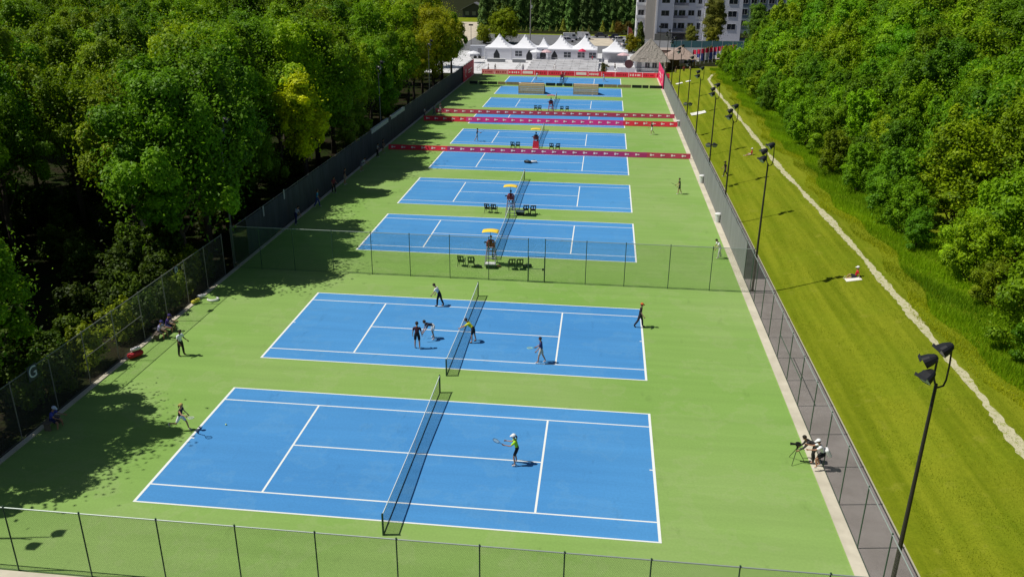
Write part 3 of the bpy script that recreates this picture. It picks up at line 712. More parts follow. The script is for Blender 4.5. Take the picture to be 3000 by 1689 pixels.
    if cap:
        q = MB(); q.ball(c + hu * .012, .122 * k, .114 * k, .105 * k, 14, M=M3); kk = MB()
        for f in q.f:
            pc = sum((Vector(q.v[i]) for i in f), Vector()) / len(f) - c
            if pc.dot(hu) > .012 * k: kk.add([q.v[i] for i in f], [tuple(range(len(f)))])
        o_ = c + hu * .018 * k
        kk.add([o_ + hf * x * k + hs * y * k + hu * z * k for x, y, z in ((.09, -.085, .02), (.09, .085, .02), (.19, .055, -.01), (.19, -.055, -.01), (.09, -.085, .005), (.09, .085, .005), (.19, .055, -.022), (.19, -.055, -.022))], [(0, 3, 2, 1), (4, 5, 6, 7), (2, 3, 7, 6), (0, 4, 7, 3), (1, 2, 6, 5)])
        parts['_cap'] = kk
    parts['J'] = J; return parts
def finish(parts):
    dg = bpy.context.evaluated_depsgraph_get(); out = {'J': parts['J']}
    for n, o in parts.items():
        if n in ('J', 'spec'): continue
        if isinstance(o, MB): out[n] = o.mesh(n.strip('_'), True); continue
        me = bpy.data.meshes.new_from_object(o.evaluated_get(dg)); out[n] = me
    # clothes: the body's own surface round the dressed limbs, moved out a little
    N, E, sleeve, legwear = parts['spec']; k = parts['J']['k']; me = out['body']
    nv, nf = len(me.vertices), len(me.polygons); co = np.empty(nv * 3); me.vertices.foreach_get('co', co); co = co.reshape(-1, 3)
    no = np.empty(nv * 3); me.vertices.foreach_get('normal', no); no = no.reshape(-1, 3)
    best = np.full(nv, 9e9); seg = np.zeros(nv, int); tt = np.zeros(nv)
    for i, (a, b_) in enumerate(E):
        (pa, ra), (pb, rb) = N[a], N[b_]; pa, pb = np.array(pa), np.array(pb); d = pb - pa; t = np.clip(((co - pa) @ d) / max(d @ d, 1e-9), 0, 1)
        q = np.linalg.norm(co - pa - t[:, None] * d, axis=1) / (ra + (rb - ra) * t); m = q < best; best[m] = q[m]; seg[m] = i; tt[m] = t[m]
    def garment(nm, rule, off):
        ok = np.array([rule(E[s][0][:-1] if E[s][0][-1] in 'LR' else E[s][0], E[s][1][:-1] if E[s][1][-1] in 'LR' else E[s][1], t) for s, t in zip(seg, tt)])
        V = co + no * off; b = MB(); mp = {}
        for p in me.polygons:
            if sum(ok[v] for v in p.vertices) * 2 >= len(p.vertices):
                f = []
                for v in p.vertices:
                    if v not in mp: mp[v] = len(b.v); b.v.append(tuple(V[v]))
                    f.append(mp[v])
                b.f.append(tuple(f)); b.m.append(0)
        out[nm] = b.mesh(nm, True)
    arm = {'none': 0, 'short': 1, 'long': 2}[sleeve]
    garment('shirt', lambda a, b_, t: (a, b_) in (('waist', 'chest'),) or (a == 'chest' and b_ == 'neck0' and t < .85) or (a == 'pelvis' and b_ == 'waist' and t > .1) or (a == 'chest' and b_ == 'sh') or (a == 'sh' and arm) or (a == 'upper' and (arm == 2 or arm == 1 and t < .15)) or (a == 'elbow' and arm == 2 and t < .9), .014 * k)
    garment(legwear, lambda a, b_, t: (a == 'pelvis' and b_ == 'waist' and t < .55) or (a == 'pelvis' and b_ == 'hip') or (a == 'hip') or (a == 'thigh' and (legwear == 'trousers' or t < .35)) or (legwear == 'trousers' and a in ('knee', 'calf')), .020 * k)
    # face: nose, ears, eyes and lips become part of the body mesh
    J = parts['J']; k = J['k']; hu, hf = J['hu'], J['hf']; hs = Vector((0, 1, 0)); M3 = Matrix((hf, hs, hu)).transposed(); c = J['head']
    b = MB(); h = lambda x, y, z: c + (hf * x + hs * y + hu * z) * k
    b.ball(h(.098, 0, -.035), .018 * k, .015 * k, .022 * k, 8, 0, M3)
    for s in (-1, 1):
        b.ball(h(-.005, s * .093, -.02), .02 * k, .01 * k, .03 * k, 8, 0, M3); b.ball(h(.083, s * .035, 0), .010 * k, .014 * k, .009 * k, 8, 1, M3)
    b.ball(h(.090, 0, -.078), .008 * k, .026 * k, .008 * k, 8, 2, M3)
    bm = bmesh.new(); bm.from_mesh(out['body']); fm = b.mesh('face', True); bm.from_mesh(fm); bm.to_mesh(out['body']); bm.free(); bpy.data.meshes.remove(fm)
    out['body'].polygons.foreach_set('use_smooth', [True] * len(out['body'].polygons))
    return out
def lk(me, name, parent, m):
    o = bpy.data.objects.new(name, me); col.objects.link(o); o.parent = parent
    if not me.materials: me.materials.append(None)
    o.material_slots[0].link = 'OBJECT'; o.material_slots[0].material = m; return o
def person(P, loc, face, label, shirt, legs, hair=(.03, .02, .015), cap=None, skin=None, shoes=(.7, .7, .7), group=None, z=None):
    me = P['body']
    if len(me.materials) < 3:
        me.materials.clear()
        for m in (M_skin, M_eye, M_lip): me.materials.append(m)
    o = bpy.data.objects.new('person', me); col.objects.link(o)
    o.material_slots[0].link = 'OBJECT'; o.material_slots[0].material = skin or M_skin
    o.location = (loc[0], loc[1], .008 if z is None else z); o.rotation_euler.z = R(face)
    tag(o, label, 'person', group)
    for n, c in (('shirt', shirt), ('shorts', legs), ('trousers', legs), ('shoeL', shoes), ('shoeR', shoes), ('_hair', hair), ('_cap', cap)):
        if n in P and c is not None: lk(P[n], {'shoeL': 'shoe', 'shoeR': 'shoe', '_hair': 'hair', '_cap': 'cap'}.get(n, n), o, cloth(c))
    return o
B = dict
poses = {
    'ready': B(J=joints(1.72, 16, ((22, 9, 34), (18, 9, 30)), ((42, 8, 58), (38, 14, 50)), 4), fem=True, cap=True, hair='long'),
    'run': B(J=joints(1.70, 14, ((38, 4, 28), (-26, 4, 62)), ((-10, 30, 40), (58, 30, 30)), 4), fem=True, sleeve='none', hair='long'),
    'stoopwalk': B(J=joints(1.80, 28, ((16, 3, 14), (-12, 3, 10)), ((22, 8, 16), (10, 8, 14)), 22), legwear='trousers'),
    'stand': B(J=joints(1.82, 3, ((6, 5, 4), (-5, 5, 4)), ((6, 14, 14), (2, 14, 18)), 10)),
    'bend': B(J=joints(1.80, 74, ((16, 9, 28), (8, 9, 24)), ((30, 8, 12), (12, 10, 10)), -12)),
    'bendlong': B(J=joints(1.80, 70, ((20, 9, 30), (10, 9, 26)), ((34, 8, 20), (22, 10, 18)), -10), legwear='trousers', sleeve='long'),
    'lean': B(J=joints(1.80, 44, ((6, 7, 8), (-6, 7, 6)), ((52, 10, 14), (44, 10, 10)), 6)),
    'carry': B(J=joints(1.74, 4, ((16, 4, 10), (-12, 4, 14)), ((14, 10, 22), (20, 10, 30)), 8)),
    'walk': B(J=joints(1.78, 4, ((18, 3, 12), (-16, 3, 16)), ((-14, 10, 18), (16, 10, 22)), 6), legwear='trousers', cap=True),
    'stand2': B(J=joints(1.76, 6, ((4, 5, 4), (-3, 5, 4)), ((14, 10, 52), (8, 10, 30)), 14), legwear='trousers'),
    'camera': B(J=joints(1.80, 30, ((62, 12, 74), (34, 12, 60)), ((62, 6, 30), (56, 10, 38)), 2), cap=True),
    'umpire': B(J=joints(1.74, 2, ((84, 8, 72), (84, 8, 72)), ((22, 22, 70), (22, 22, 70)), 6, hip_z=0), legwear='trousers'),
    'ground': B(J=joints(1.68, -12, ((76, 8, 14), (96, 10, 60)), ((-24, 16, 8), (-10, 16, 30)), 12, hip_z=.115), fem=True, cap=True),
    'ledge': B(J=joints(1.74, 18, ((80, 10, 78), (74, 10, 80)), ((40, 10, 40), (36, 10, 44)), 18, hip_z=.46), cap=True),
    'swing': B(J=joints(1.78, 8, ((16, 10, 24), (-14, 10, 20)), ((40, 40, 20), (70, 46, 10)), 0)),
}
raw = {n: build_pose(n, **kw) for n, kw in poses.items()}
bpy.context.view_layer.update()
POSE = {n: finish(r) for n, r in raw.items()}
for o in _pending: d = o.data; bpy.data.objects.remove(o); bpy.data.meshes.remove(d)

def world(o, p):  # a joint in world space
    return Matrix.Translation(o.location) @ Matrix.Rotation(o.rotation_euler.z, 4, 'Z') @ Vector(p)
M_grip = mat('racket_grip', (.03, .03, .03), .8)
def racket(hand, d, label, frame):
    """hand: where the grip is held, d: direction from grip to head"""
    d = Vector(d).normalized(); t = empty('tennis_racket', hand, 0, label, 'racket')
    q = d.to_track_quat('X', 'Z').to_matrix().to_4x4()
    b = MB(); b.tube([q @ Vector((-.10, 0, 0)), q @ Vector((.14, 0, 0))], .017, 8); b.build('handle', M_grip, t)
    b = MB(); pts = [q @ Vector((.41 + .17 * math.cos(a), .135 * math.sin(a), 0)) for a in [2 * PI * i / 20 for i in range(21)]]; b.tube(pts, .014, 6)
    for s in (-1, 1): b.tube([q @ Vector((.13, s * .012, 0)), q @ Vector((.27, s * .08, 0))], .010, 6)
    b.build('frame', frame, t)
    b = MB()
    for i in range(-5, 6):
        y = i * .022; e = .165 * math.sqrt(max(0, 1 - (y / .13) ** 2)); b.tube([q @ Vector((.41 - e, y, 0)), q @ Vector((.41 + e, y, 0))], .0022, 4)
    for i in range(-6, 7):
        x = i * .023; e = .13 * math.sqrt(max(0, 1 - (x / .165) ** 2)); b.tube([q @ Vector((.41 + x, -e, 0)), q @ Vector((.41 + x, e, 0))], .0022, 4)
    b.build('strings', mat('racket_strings', (.5, .55, .45), .5), t); return t
WHITE, BLACK, NAVY, RED = (.82, .83, .84), (.012, .012, .015), (.012, .022, .10), (.42, .03, .025)
M_rblue = mat('blue_racket_frame', (.05, .12, .25), .4); M_rgreen = mat('mint_racket_frame', (.35, .75, .55), .4); M_rpale = mat('pale_racket_frame', (.55, .6, .45), .4)
p = person(POSE['ready'], (17.03, 5.15), 178, 'player in lime shirt, black shorts and white cap waiting with racket on the nearest court', (.42, .78, .02), BLACK, (.06, .035, .02), WHITE)
racket(world(p, POSE['ready']['J']['palmL'] + Vector((.03, 0, .01))), (-.92, .12, .42), 'blue racket held by the player in lime shirt', M_rblue)
p = person(POSE['run'], (-.72, 6.15), -4, 'blond player in black top and white shorts running left of the nearest court', BLACK, WHITE, (.45, .33, .10))
racket(world(p, POSE['run']['J']['palmR'] + Vector((.03, 0, .01))), (.85, -.45, .12), 'pale racket swung by the running player', M_rpale)
person(POSE['stoopwalk'], (9.45, 24.4), 172, 'person in white shirt and dark trousers stooping at the far side of second court', (.82, .82, .80), BLACK, shoes=(.03, .03, .03))
person(POSE['stand'], (9.38, 17.35), 96, 'person in dark maroon shirt and black shorts standing with back turned on the second court', (.055, .012, .02), BLACK, shoes=WHITE)
person(POSE['bend'], (10.1, 19.0), -150, 'person in navy shirt and white shorts bent right over on the second court', (.02, .022, .045), WHITE, shoes=WHITE)
person(POSE['lean'], (12.75, 18.75), 172, 'person in yellow shirt and black shorts leaning over the second net', (.62, .66, .03), BLACK, shoes=(.03, .03, .04))
p = person(POSE['carry'], (17.33, 16.35), 176, 'person in blue shirt and pale shorts carrying a mint green racket on the second court', (.02, .04, .19), (.5, .48, .45), (.03, .015, .02), shoes=WHITE)
racket(world(p, POSE['carry']['J']['palmR'] + Vector((.02, 0, -.02))), (-.75, -.45, .1), 'mint green racket carried on the second court', M_rgreen)
person(POSE['walk'], (23.55, 22.6), -12, 'person in black clothes and orange cap walking at the right baseline of the second court', (.02, .016, .02), (.03, .026, .04), cap=(.62, .10, .02), shoes=BLACK)
person(POSE['stand2'], (-4.9, 14.5), -20, 'person in white shirt and black trousers standing between the left fence and second court', (.80, .83, .90), BLACK, shoes=BLACK, skin=M_skin2)
cam_p = person(POSE['camera'], (31.85, 6.55), 178, 'photographer in white shirt, white cap and black shorts crouching on the right kerb', WHITE, BLACK, cap=WHITE, z=.05, shoes=WHITE)
# camera on tripod with a black rain hood
person(POSE['bendlong'], (31.62, 7.15), 176, 'person in dark grey clothes bent double over a camera beside the crouching photographer', (.035, .034, .036), (.02, .02, .022), z=.05, shoes=(.05, .05, .05), hair=(.02, .015, .01))
t = empty('film_camera', (30.72, 7.1, 0), R(178), 'small black camera on a spindly tripod standing on the green by the right kerb', 'camera')
for a in (60, 180, 300):
    b = MB(); b.tube([(0, 0, .82), (.46 * math.cos(R(a)), .46 * math.sin(R(a)), .02)], [.02, .014], 6); b.build('tripod_leg', M_blk, t)
b = MB(); b.cyl(0, 0, .78, .95, .045); b.tube([(0, 0, .9), (-.35, .1, .78)], .012, 6); b.build('tripod_head', M_blk, t)
b = MB(); b.box(-.13, .10, -.08, .08, .95, 1.10); b.box(-.05, .05, -.04, .04, 1.10, 1.14); b.build('camera_body', M_dark, t)
b = MB(); b.tube([(.10, 0, 1.02), (.24, 0, 1.02), (.36, 0, 1.02)], [.05, .06, .072], 12); b.build('lens', M_dark, t)
b = MB(); b.box(-.10, .10, -.17, .17, -.24, .24); o = b.build('backpack', mat('white_backpack', (.74, .74, .75), .7), None, False, (32.04, 6.55, 1.0)); o.rotation_euler = (0, R(-30), 0)
md = o.modifiers.new('bevel', 'BEVEL'); md.width = .07; md.segments = 3; tag(o, 'white backpack on the photographer back', 'backpack')
p = person(POSE['carry'], (28.9, 58.3), 185, 'player in dark green on the right of the court behind the second umpire chair', (.02, .035, .02), (.02, .03, .02), shoes=WHITE)
racket(world(p, POSE['carry']['J']['palmR'] + Vector((.02, 0, -.02))), (-.6, -.3, .35), 'dark racket held by the player in dark green', M_grip)
person(POSE['stoopwalk'], (30.65, 37.8), 200, 'person in white clothes walking by the right kerb just beyond the cross fence', WHITE, (.6, .6, .6), cap=None, shoes=WHITE)
p = person(POSE['swing'], (27.5, 91.2), 175, 'player in black top and white shorts right of the court before the magenta barrier', BLACK, WHITE, shoes=WHITE)
racket(world(p, POSE['swing']['J']['palmR']), (-.6, .2, .6), 'pale racket of the player before the magenta barrier', M_rpale)
p = person(POSE['swing'], (3.4, 82.5), 10, 'player in dark top at the left end of court with the red skirted umpire chair', (.015, .02, .05), (.35, .40, .5), shoes=WHITE)
racket(world(p, POSE['swing']['J']['palmR']), (.7, -.1, .5), 'racket of the player left of the red skirted umpire chair', M_rblue)
for i, (y, lb, sh) in enumerate(((33.55, 'nearest umpire in red shirt seated under yellow canopy', RED), (47.95, 'umpire in red shirt seated under the second yellow canopy', RED), (77.4, 'umpire in black shirt seated on the red skirted chair', (.03, .015, .02)), (106.6, 'umpire in dark red seated under the pink canopy', (.09, .02, .03)), (140.4, 'umpire in red on the furthest chair without canopy', (.35, .02, .03)))):
    person(POSE['umpire'], (11.92, y - .08), 90, lb, sh, (.03, .03, .05), z=1.52 + .05 + .115, group='umpires', shoes=BLACK)
for x, y, z, f, lb, sh, lg in ((39.75, 31.1, gz(39.75, 31.1), 170, 'person in red shirt and white cap sitting on lawn by the path, nearer of two', (.55, .015, .025), (.02, .02, .03)), (38.75, 74.3, gz(38.75, 74.3), 165, 'person in brick red shirt sitting on the lawn, farther of two', (.50, .04, .04), (.45, .36, .3))):
    person(POSE['ground'], (x, y), f, lb, sh, lg, (.05, .03, .02), WHITE, z=z, shoes=(.6, .58, .55))
b = MB(); vs = [(39.5 + dx, 30.75 + dy, gz(39.5 + dx, 30.75 + dy) + .03) for dx in (-.55, 0, .55) for dy in (-.35, .35)]; b.add(vs, [(0, 2, 3, 1), (2, 4, 5, 3)]); tag(b.build('picnic_sheet', mat('cream_sheet', (.75, .74, .66), .9)), 'cream cloth under the person in red on the lawn', 'sheet')
person(POSE['walk'], (34.7, 66.6), 190, 'person in black standing outside the pale screened fence at the lawn edge', BLACK, (.03, .03, .05), cap=BLACK, z=gz(34.7, 66.6))
SH = (.05, .30, .55)
for x, y, f, ps, lb, sh, lg, sk in (
    (-7.45, 48.0, 15, 'walk', 'person in bright blue shirt in shade by the dark left fence', (.04, .34, .62), (.03, .06, .25), None),
    (-7.5, 42.0, 60, 'stoopwalk', 'person in grey white shirt in shade by the dark left fence, nearest the cross fence', (.45, .48, .55), NAVY, None),
    (-7.5, 53.4, -40, 'stand2', 'person in dark red shirt in shade by the dark left fence', (.20, .03, .04), BLACK, None),
    (-7.4, 57.0, 20, 'stand', 'person in brown shirt in shade by the dark left fence', (.10, .05, .04), (.3, .25, .22), None),
    (-7.3, 63.2, 10, 'lean', 'person in white shirt bending forward by the dark left fence', (.62, .64, .68), (.2, .2, .25), None),
    (-7.4, 70.8, 0, 'stand2', 'person in grey shirt by the dark left fence before the nearest banner barrier', (.28, .29, .3), BLACK, None),
    (-7.3, 73.2, 0, 'stand', 'person in black at the left end of the nearest banner barrier', (.03, .03, .03), (.1, .1, .1), None),
    (-7.3, 98.6, 0, 'stand2', 'person in pale shirt at the left end of the magenta barrier', (.45, .45, .48), (.1, .1, .12), None),
    (-6.3, 101.4, 30, 'walk', 'person in lilac shirt between the magenta and maroon barriers at left', (.36, .30, .42), (.12, .1, .15), None),
    (-5.6, 103.0, 60, 'stand', 'person in black shirt and pale shorts behind the maroon barrier left end', (.04, .04, .05), (.4, .38, .38), None)):
    person(POSE[ps], (x, y), f, lb, sh, lg, cap=BLACK if ps == 'walk' else None, skin=sk)
M_bench = mat('weathered_bench_wood', (.16, .13, .10), .8, noise=.3)
def bench(y, ln_, label):
    t = empty('low_bench', (-7.55, y, 0), 0, label, 'bench')
    b = MB(); b.box(-.2, .2, -ln_ / 2, ln_ / 2, .40, .45); b.build('seat', M_bench, t)
    for s in (-1, 1):
        b = MB(); b.box(-.17, .17, s * ln_ * .4 - .03, s * ln_ * .4 + .03, 0, .40); b.build('leg', M_bench, t)
bench(17.3, 2.2, 'low wooden bench under the two seated people at the left fence'); bench(5.6, 1.0, 'low wooden bench at the near left fence under the lone seated person')
person(POSE['ledge'], (-7.55, 16.8), 0, 'person in pale lilac shirt sitting at the left fence beside the second court', (.40, .38, .62), BLACK, cap=(.05, .04, .2))
person(POSE['ledge'], (-7.55, 17.8), 10, 'person in dark purple shirt sitting at the left fence beside the second court', (.06, .035, .20), NAVY, cap=(.05, .03, .18))
person(POSE['ledge'], (-7.55, 5.6), 5, 'person in blue with white cap sitting low by the near left fence', (.06, .08, .45), NAVY, cap=(.62, .66, .85))
# people at the far end
far = [((9.2, 160.5), 80, 'stand', 'person in white walking on the grey terrace below the double peaked tent', WHITE, WHITE), ((17.2, 181.0), 200, 'stand2', 'person in red shirt in front of the double peaked tent', (.6, .03, .08), BLACK),
       ((-5.5, 158.5), 0, 'walk', 'person in pale shirt at the left behind the red end wall', (.55, .5, .5), BLACK), ((-3.9, 158.0), 40, 'stand', 'person in black at the left behind the red end wall', BLACK, (.2, .2, .22)),
       ((2.2, 159.5), 100, 'stand2', 'person in grey behind the red end wall left of the terrace seats', (.2, .22, .24), NAVY), ((20.6, 160.2), 160, 'stand', 'person in teal behind the red end wall right of the terrace seats', (.1, .25, .25), (.15, .15, .15)),
       ((22.6, 166.5), 150, 'walk', 'person in brown shirt beside the small right tent', (.2, .12, .08), BLACK), ((26.6, 176.2), -90, 'stand', 'person in white shirt by the thatched hut', (.6, .6, .62), NAVY),
       ((36.0, 162.5), -60, 'stand2', 'person in black shirt outside the tan roofed pavilion', BLACK, (.3, .25, .2)), ((37.8, 163.2), -100, 'stand', 'person in dark red shirt outside the tan roofed pavilion', (.25, .03, .04), BLACK), ((39.4, 165.5), 190, 'walk', 'person in cream shirt on the sandy ground right of the pavilion', (.6, .5, .4), (.3, .2, .2))]
for (x, y), f, ps, lb, sh, lg in far: person(POSE[ps], (x, y), f, lb, sh, lg, cap=BLACK if ps == 'walk' else None, z=.0)
for x, y, f, lb, sh in ((6.3, 146.2, 20, 'player in white at left on the furthest court', (.6, .6, .62)), (20.2, 147.0, 180, 'player in pale blue at right on the furthest court', (.45, .5, .6))):
    person(POSE['swing'], (x, y), f, lb, sh, (.5, .52, .56))
# ------------------------------------------------------------------ far end: terrace, tents, hut, car park, buildings
def sheet(name, x0, x1, y0, y1, z, m):
    b = MB(); b.quad((x0, y0, z), (x1, y0, z), (x1, y1, z), (x0, y1, z)); struct(name, b, m)
sheet('plaza', -22, 31.4, 155.3, 204, -.012, M_plaza)
M_pinksand = concrete_mat('pink_paving', (.50, .40, .36), (.66, .55, .50), .6)
sheet('paved_yard', 31.4, 58, 158, 204, -.02, M_pinksand)
sheet('car_park', -22, 66, 204, 262, -.016, M_road)
sheet('pale_bay', 14.5, 22.5, 226, 252, -.006, M_sand)
sheet('sand_lot', -46, -22, 190, 318, -.02, M_sand)
sheet('grass_strip', -60, -20, 318, 345, -.02, M_lawn)
sheet('grass_strip', -20, 34, 262, 266, -.02, M_lawn)
M_seat = mat('grey_bench_aluminium', (.42, .42, .45), .5, .2, noise=.08, scale=2)
t = empty('terrace_seating', (10.6, 158.5, 0), 0, 'wide grey stepped terrace of seats below the white tents', 'seating')
for i in range(6):
    b = MB(); y = i * 3.7; b.box(-8, 8.2, y, y + 3.66, 0, .12 + .13 * i); b.build('step', M_plaza, t)
    b = MB(); z = .12 + .13 * i; b.box(-7.8, 8.0, y + 2.4, y + 2.8, z + .40, z + .45)
    for k in range(9): b.box(-7.6 + k * 1.9, -7.54 + k * 1.9, y + 2.45, y + 2.75, z, z + .40)
    b.build('seat_row', M_seat, t)
for x, lb in ((-6.2, 'long white table on the plaza at the far left, left of two'), (-.6, 'long white table on the plaza at the far left, right of two')):
    t = empty('long_table', (x, 178.5, 0), 0, lb, 'table', 'white tables in front of the left tents'); w = 2.3 if x < -3 else 1.7
    b = MB(); b.box(-w, w, -.5, .5, .75, .82); b.build('table_top', M_white, t)
    b = MB(); b.box(-w + .05, w - .05, -.48, -.44, .1, .75); b.build('cloth_skirt', mat('grey_skirt', (.25, .26, .28), .8), t)
    for s in (-1, 1):
        b = MB(); b.box(s * (w - .2) - .04, s * (w - .2) + .04, -.4, .4, 0, .75); b.build('leg', M_post_grey, t)
for x, y, lb in ((-8.2, 166, 'grey railing of pipes at the left of the terrace'), (.6, 164, 'grey railing of pipes along the left end of the terrace seats')):
    t = empty('railing', (x, y, 0), R(90), lb, 'railing')
    b = MB()
    for z in (.5, 1.0): b.tube([(-6, 0, z), (6, 0, z)], .03, 6)
    b.build('rail', M_post_grey, t)
    for k in range(5): b = MB(); b.cyl(-6 + 3 * k, 0, 0, 1.02, .035, n=6); b.build('post', M_post_grey, t)
M_canvas = mat('white_tent_canvas', (.84, .85, .90), .6, noise=.03, scale=1); M_canvas2 = mat('tent_wall_canvas', (.76, .77, .84), .7, noise=.05, scale=1)
M_opening = mat('dark_tent_opening', (.025, .028, .035), .5); M_winf = mat('tent_window_film', (.07, .08, .10), .2)
def tent(cx, cy, w, d, eave, peak, npk, fronts, label):
    t = empty('marquee_tent', (cx, cy, 0), 0, label, 'tent', 'white peaked tents at the far end')
    hx, hy = w / 2, d / 2; b = MB(); nx, ny = 12 * npk, 12; hxp = hx / npk; vs = []
    for j in range(ny + 1):
        for i in range(nx + 1):
            x, y = -hx + w * i / nx, -hy + d * j / ny
            f = 0
            for q in range(npk):
                px = -hx + hxp * (2 * q + 1); ax = abs(x - px) / hxp
                if npk > 1: ax *= .86 if ((x > px) == (q == 0)) and abs(x) < hxp else 1
                u = max(0, 1 - max(ax, abs(y) / hy)); f = max(f, u ** 1.75 * .86 + u * .14)
            vs.append((x, y, eave + (peak - eave) * f))
    b.add(vs, [(j * (nx + 1) + i, j * (nx + 1) + i + 1, (j + 1) * (nx + 1) + i + 1, (j + 1) * (nx + 1) + i) for j in range(ny) for i in range(nx)])
    for (x0, y0, x1, y1) in ((-hx, -hy, hx, -hy), (hx, -hy, hx, hy), (hx, hy, -hx, hy), (-hx, hy, -hx, -hy)): b.quad((x0, y0, eave), (x1, y1, eave), (x1 * 1.005, y1 * 1.005, eave - .28), (x0 * 1.005, y0 * 1.005, eave - .28))
    b.build('roof', M_canvas, t)
    e = eave - .02
    for nm, p in (('f', ((-hx, -hy), (hx, -hy))), ('b', ((-hx, hy), (hx, hy))), ('l', ((-hx, -hy), (-hx, hy))), ('r', ((hx, -hy), (hx, hy)))):
        if fronts is None and nm != 'b': continue
        (x0, y0), (x1, y1) = p; x0, x1, y0, y1 = x0 * .985, x1 * .985, y0 * .985, y1 * .985
        b = MB(); b.quad((x0, y0, .02), (x1, y1, .02), (x1, y1, e), (x0, y0, e)); b.build('wall', M_canvas2, t)
    for x, kind in (fronts or ()):
        y = -hy * .985 - .02; b = MB()
        if kind == 'door': b.add([(x - .75, y, .05), (x + .75, y, .05), (x + .75, y, 1.3), (x + .35, y, 2.0), (x, y, 2.5), (x - .35, y, 2.0), (x - .75, y, 1.3)], [(0, 1, 2, 3, 4, 5, 6)]); b.build('door_opening', M_opening, t)
        else:
            b.quad((x - .85, y, .95), (x + .85, y, .95), (x + .85, y, 2.2), (x - .85, y, 2.2)); wv = b.build('window', M_winf, t)
            b = MB(); b.box(x - .04, x + .04, y - .03, y - .005, .95, 2.2); b.box(x - .85, x + .85, y - .03, y - .005, 1.55, 1.61); b.build('window_bar', M_canvas2, wv)
    for sx in (-1, 1):
        for sy in (-1, 1): b = MB(); b.cyl(sx * hx, sy * hy, 0, eave, .05, n=6); b.build('pole', M_white, t)
    return t
tent(-6.5, 187, 6.6, 7, 2.9, 6.0, 1, [(-.3, 'door')], 'white peaked tent at the left end of the row with one dark doorway')
tent(0.0, 187, 6.3, 7, 2.9, 6.0, 1, [(-1.3, 'win'), (1.4, 'door')], 'white peaked tent with a window and doorway, second in the row from left')
tent(4.6, 188.5, 3.2, 4, 2.9, 5.3, 1, [(0, 'door')], 'smallest white peaked tent squeezed between two bigger tents')
tent(12.1, 187, 12.2, 8, 2.9, 6.1, 2, [(-4.4, 'door'), (-1.2, 'win'), (2.2, 'win'), (5.0, 'win')], 'wide white tent with two peaks and several windows')
tent(22.6, 185, 6.2, 6.2, 2.6, 5.4, 1, None, 'open sided white peaked tent at the right end of the row')
def parasol(x, y, r, h, m, label):
    t = empty('parasol', (x, y, 0), 0, label, 'parasol')
    b = MB(); b.cyl(0, 0, 0, h, .03, n=6); b.build('pole', M_white, t)
    b = MB(); b.lathe([(r, h - .5), (r * .55, h - .16), (.02, h + .05)], 8); b.lathe([(r, h - .5), (r * .99, h - .62)], 8); b.build('canopy', m, t)
M_pinkc = mat('pale_pink_cloth', (.66, .45, .48), .7)
parasol(3.4, 179.5, 1.5, 3.0, M_canvas, 'white parasol in front of the smallest tent'); parasol(5.9, 179.8, 1.3, 3.0, M_pinkc, 'pale pink parasol in front of the smallest tent')
parasol(24.6, 179.5, 1.5, 2.7, M_pinkc, 'pale pink parasol at the open sided right tent'); parasol(14.6, 180.6, 1.0, 3.3, mat('hot_pink_cloth', (.65, .02, .09), .7), 'small hot pink parasol before the double peaked tent')
parasol(-11.5, 176, 1.6, 2.7, M_canvas, 'white parasol at far left beside the wood edge')
# site trailer left of tents
t = empty('site_trailer', (-11.6, 186, 0), R(4), 'pale grey box trailer left of the white tents', 'trailer')
b = MB(); b.box(-2.2, 1.6, -1.2, 1.2, .55, 3.1); b.build('trailer_body', mat('pale_grey_panel', (.48, .50, .56), .5), t)
b = MB(); b.box(-2.3, 1.7, -1.1, 1.1, .42, .55); b.build('chassis', M_dark, t)
for x in (-.9, .2):
    b = MB(); b.tube([(x, -1.25, .38), (x, 1.25, .38)], .38, 12); b.build('wheel', M_blk, t)
b = MB(); b.box(-.2, .7, -1.23, -1.205, .6, 2.5); b.build('door', mat('grey_door', (.25, .26, .3), .5), t)
# white counters between terrace and hut
for x0, x1, y, lb in ((19.6, 22.4, 166, 'white bar counter right of the terrace seats'), (23.0, 27.0, 163.5, 'white bar counter at the left side of the thatched hut')):
    t = empty('bar_counter', ((x0 + x1) / 2, y, 0), 0, lb, 'counter', 'white bar counters'); w = (x1 - x0) / 2
    b = MB(); b.box(-w, w, -.3, .3, 0, 1.1); b.build('counter_front', M_canvas, t)
    b = MB(); b.box(-w - .08, w + .08, -.42, .42, 1.1, 1.17); b.build('counter_top', M_white, t)
    b = MB()
    for k in range(int(w * 2 / .9)): b.box(-w + .1 + k * .9, -w + .16 + k * .9, -.33, -.302, .05, 1.05)
    b.build('trim', M_canvas2, t)
b = MB(); b.lathe([(.0, 0), (.9, 0), (.95, .06), (0, .06)], 20); o = b.build('round_sign', mat('dark_round_sign', (.12, .05, .06), .6), None, False, (25.6, 163.1, 1.9)); o.rotation_euler.x = R(90); tag(o, 'dark round sign standing over the bar counter beside the thatched hut', 'sign')
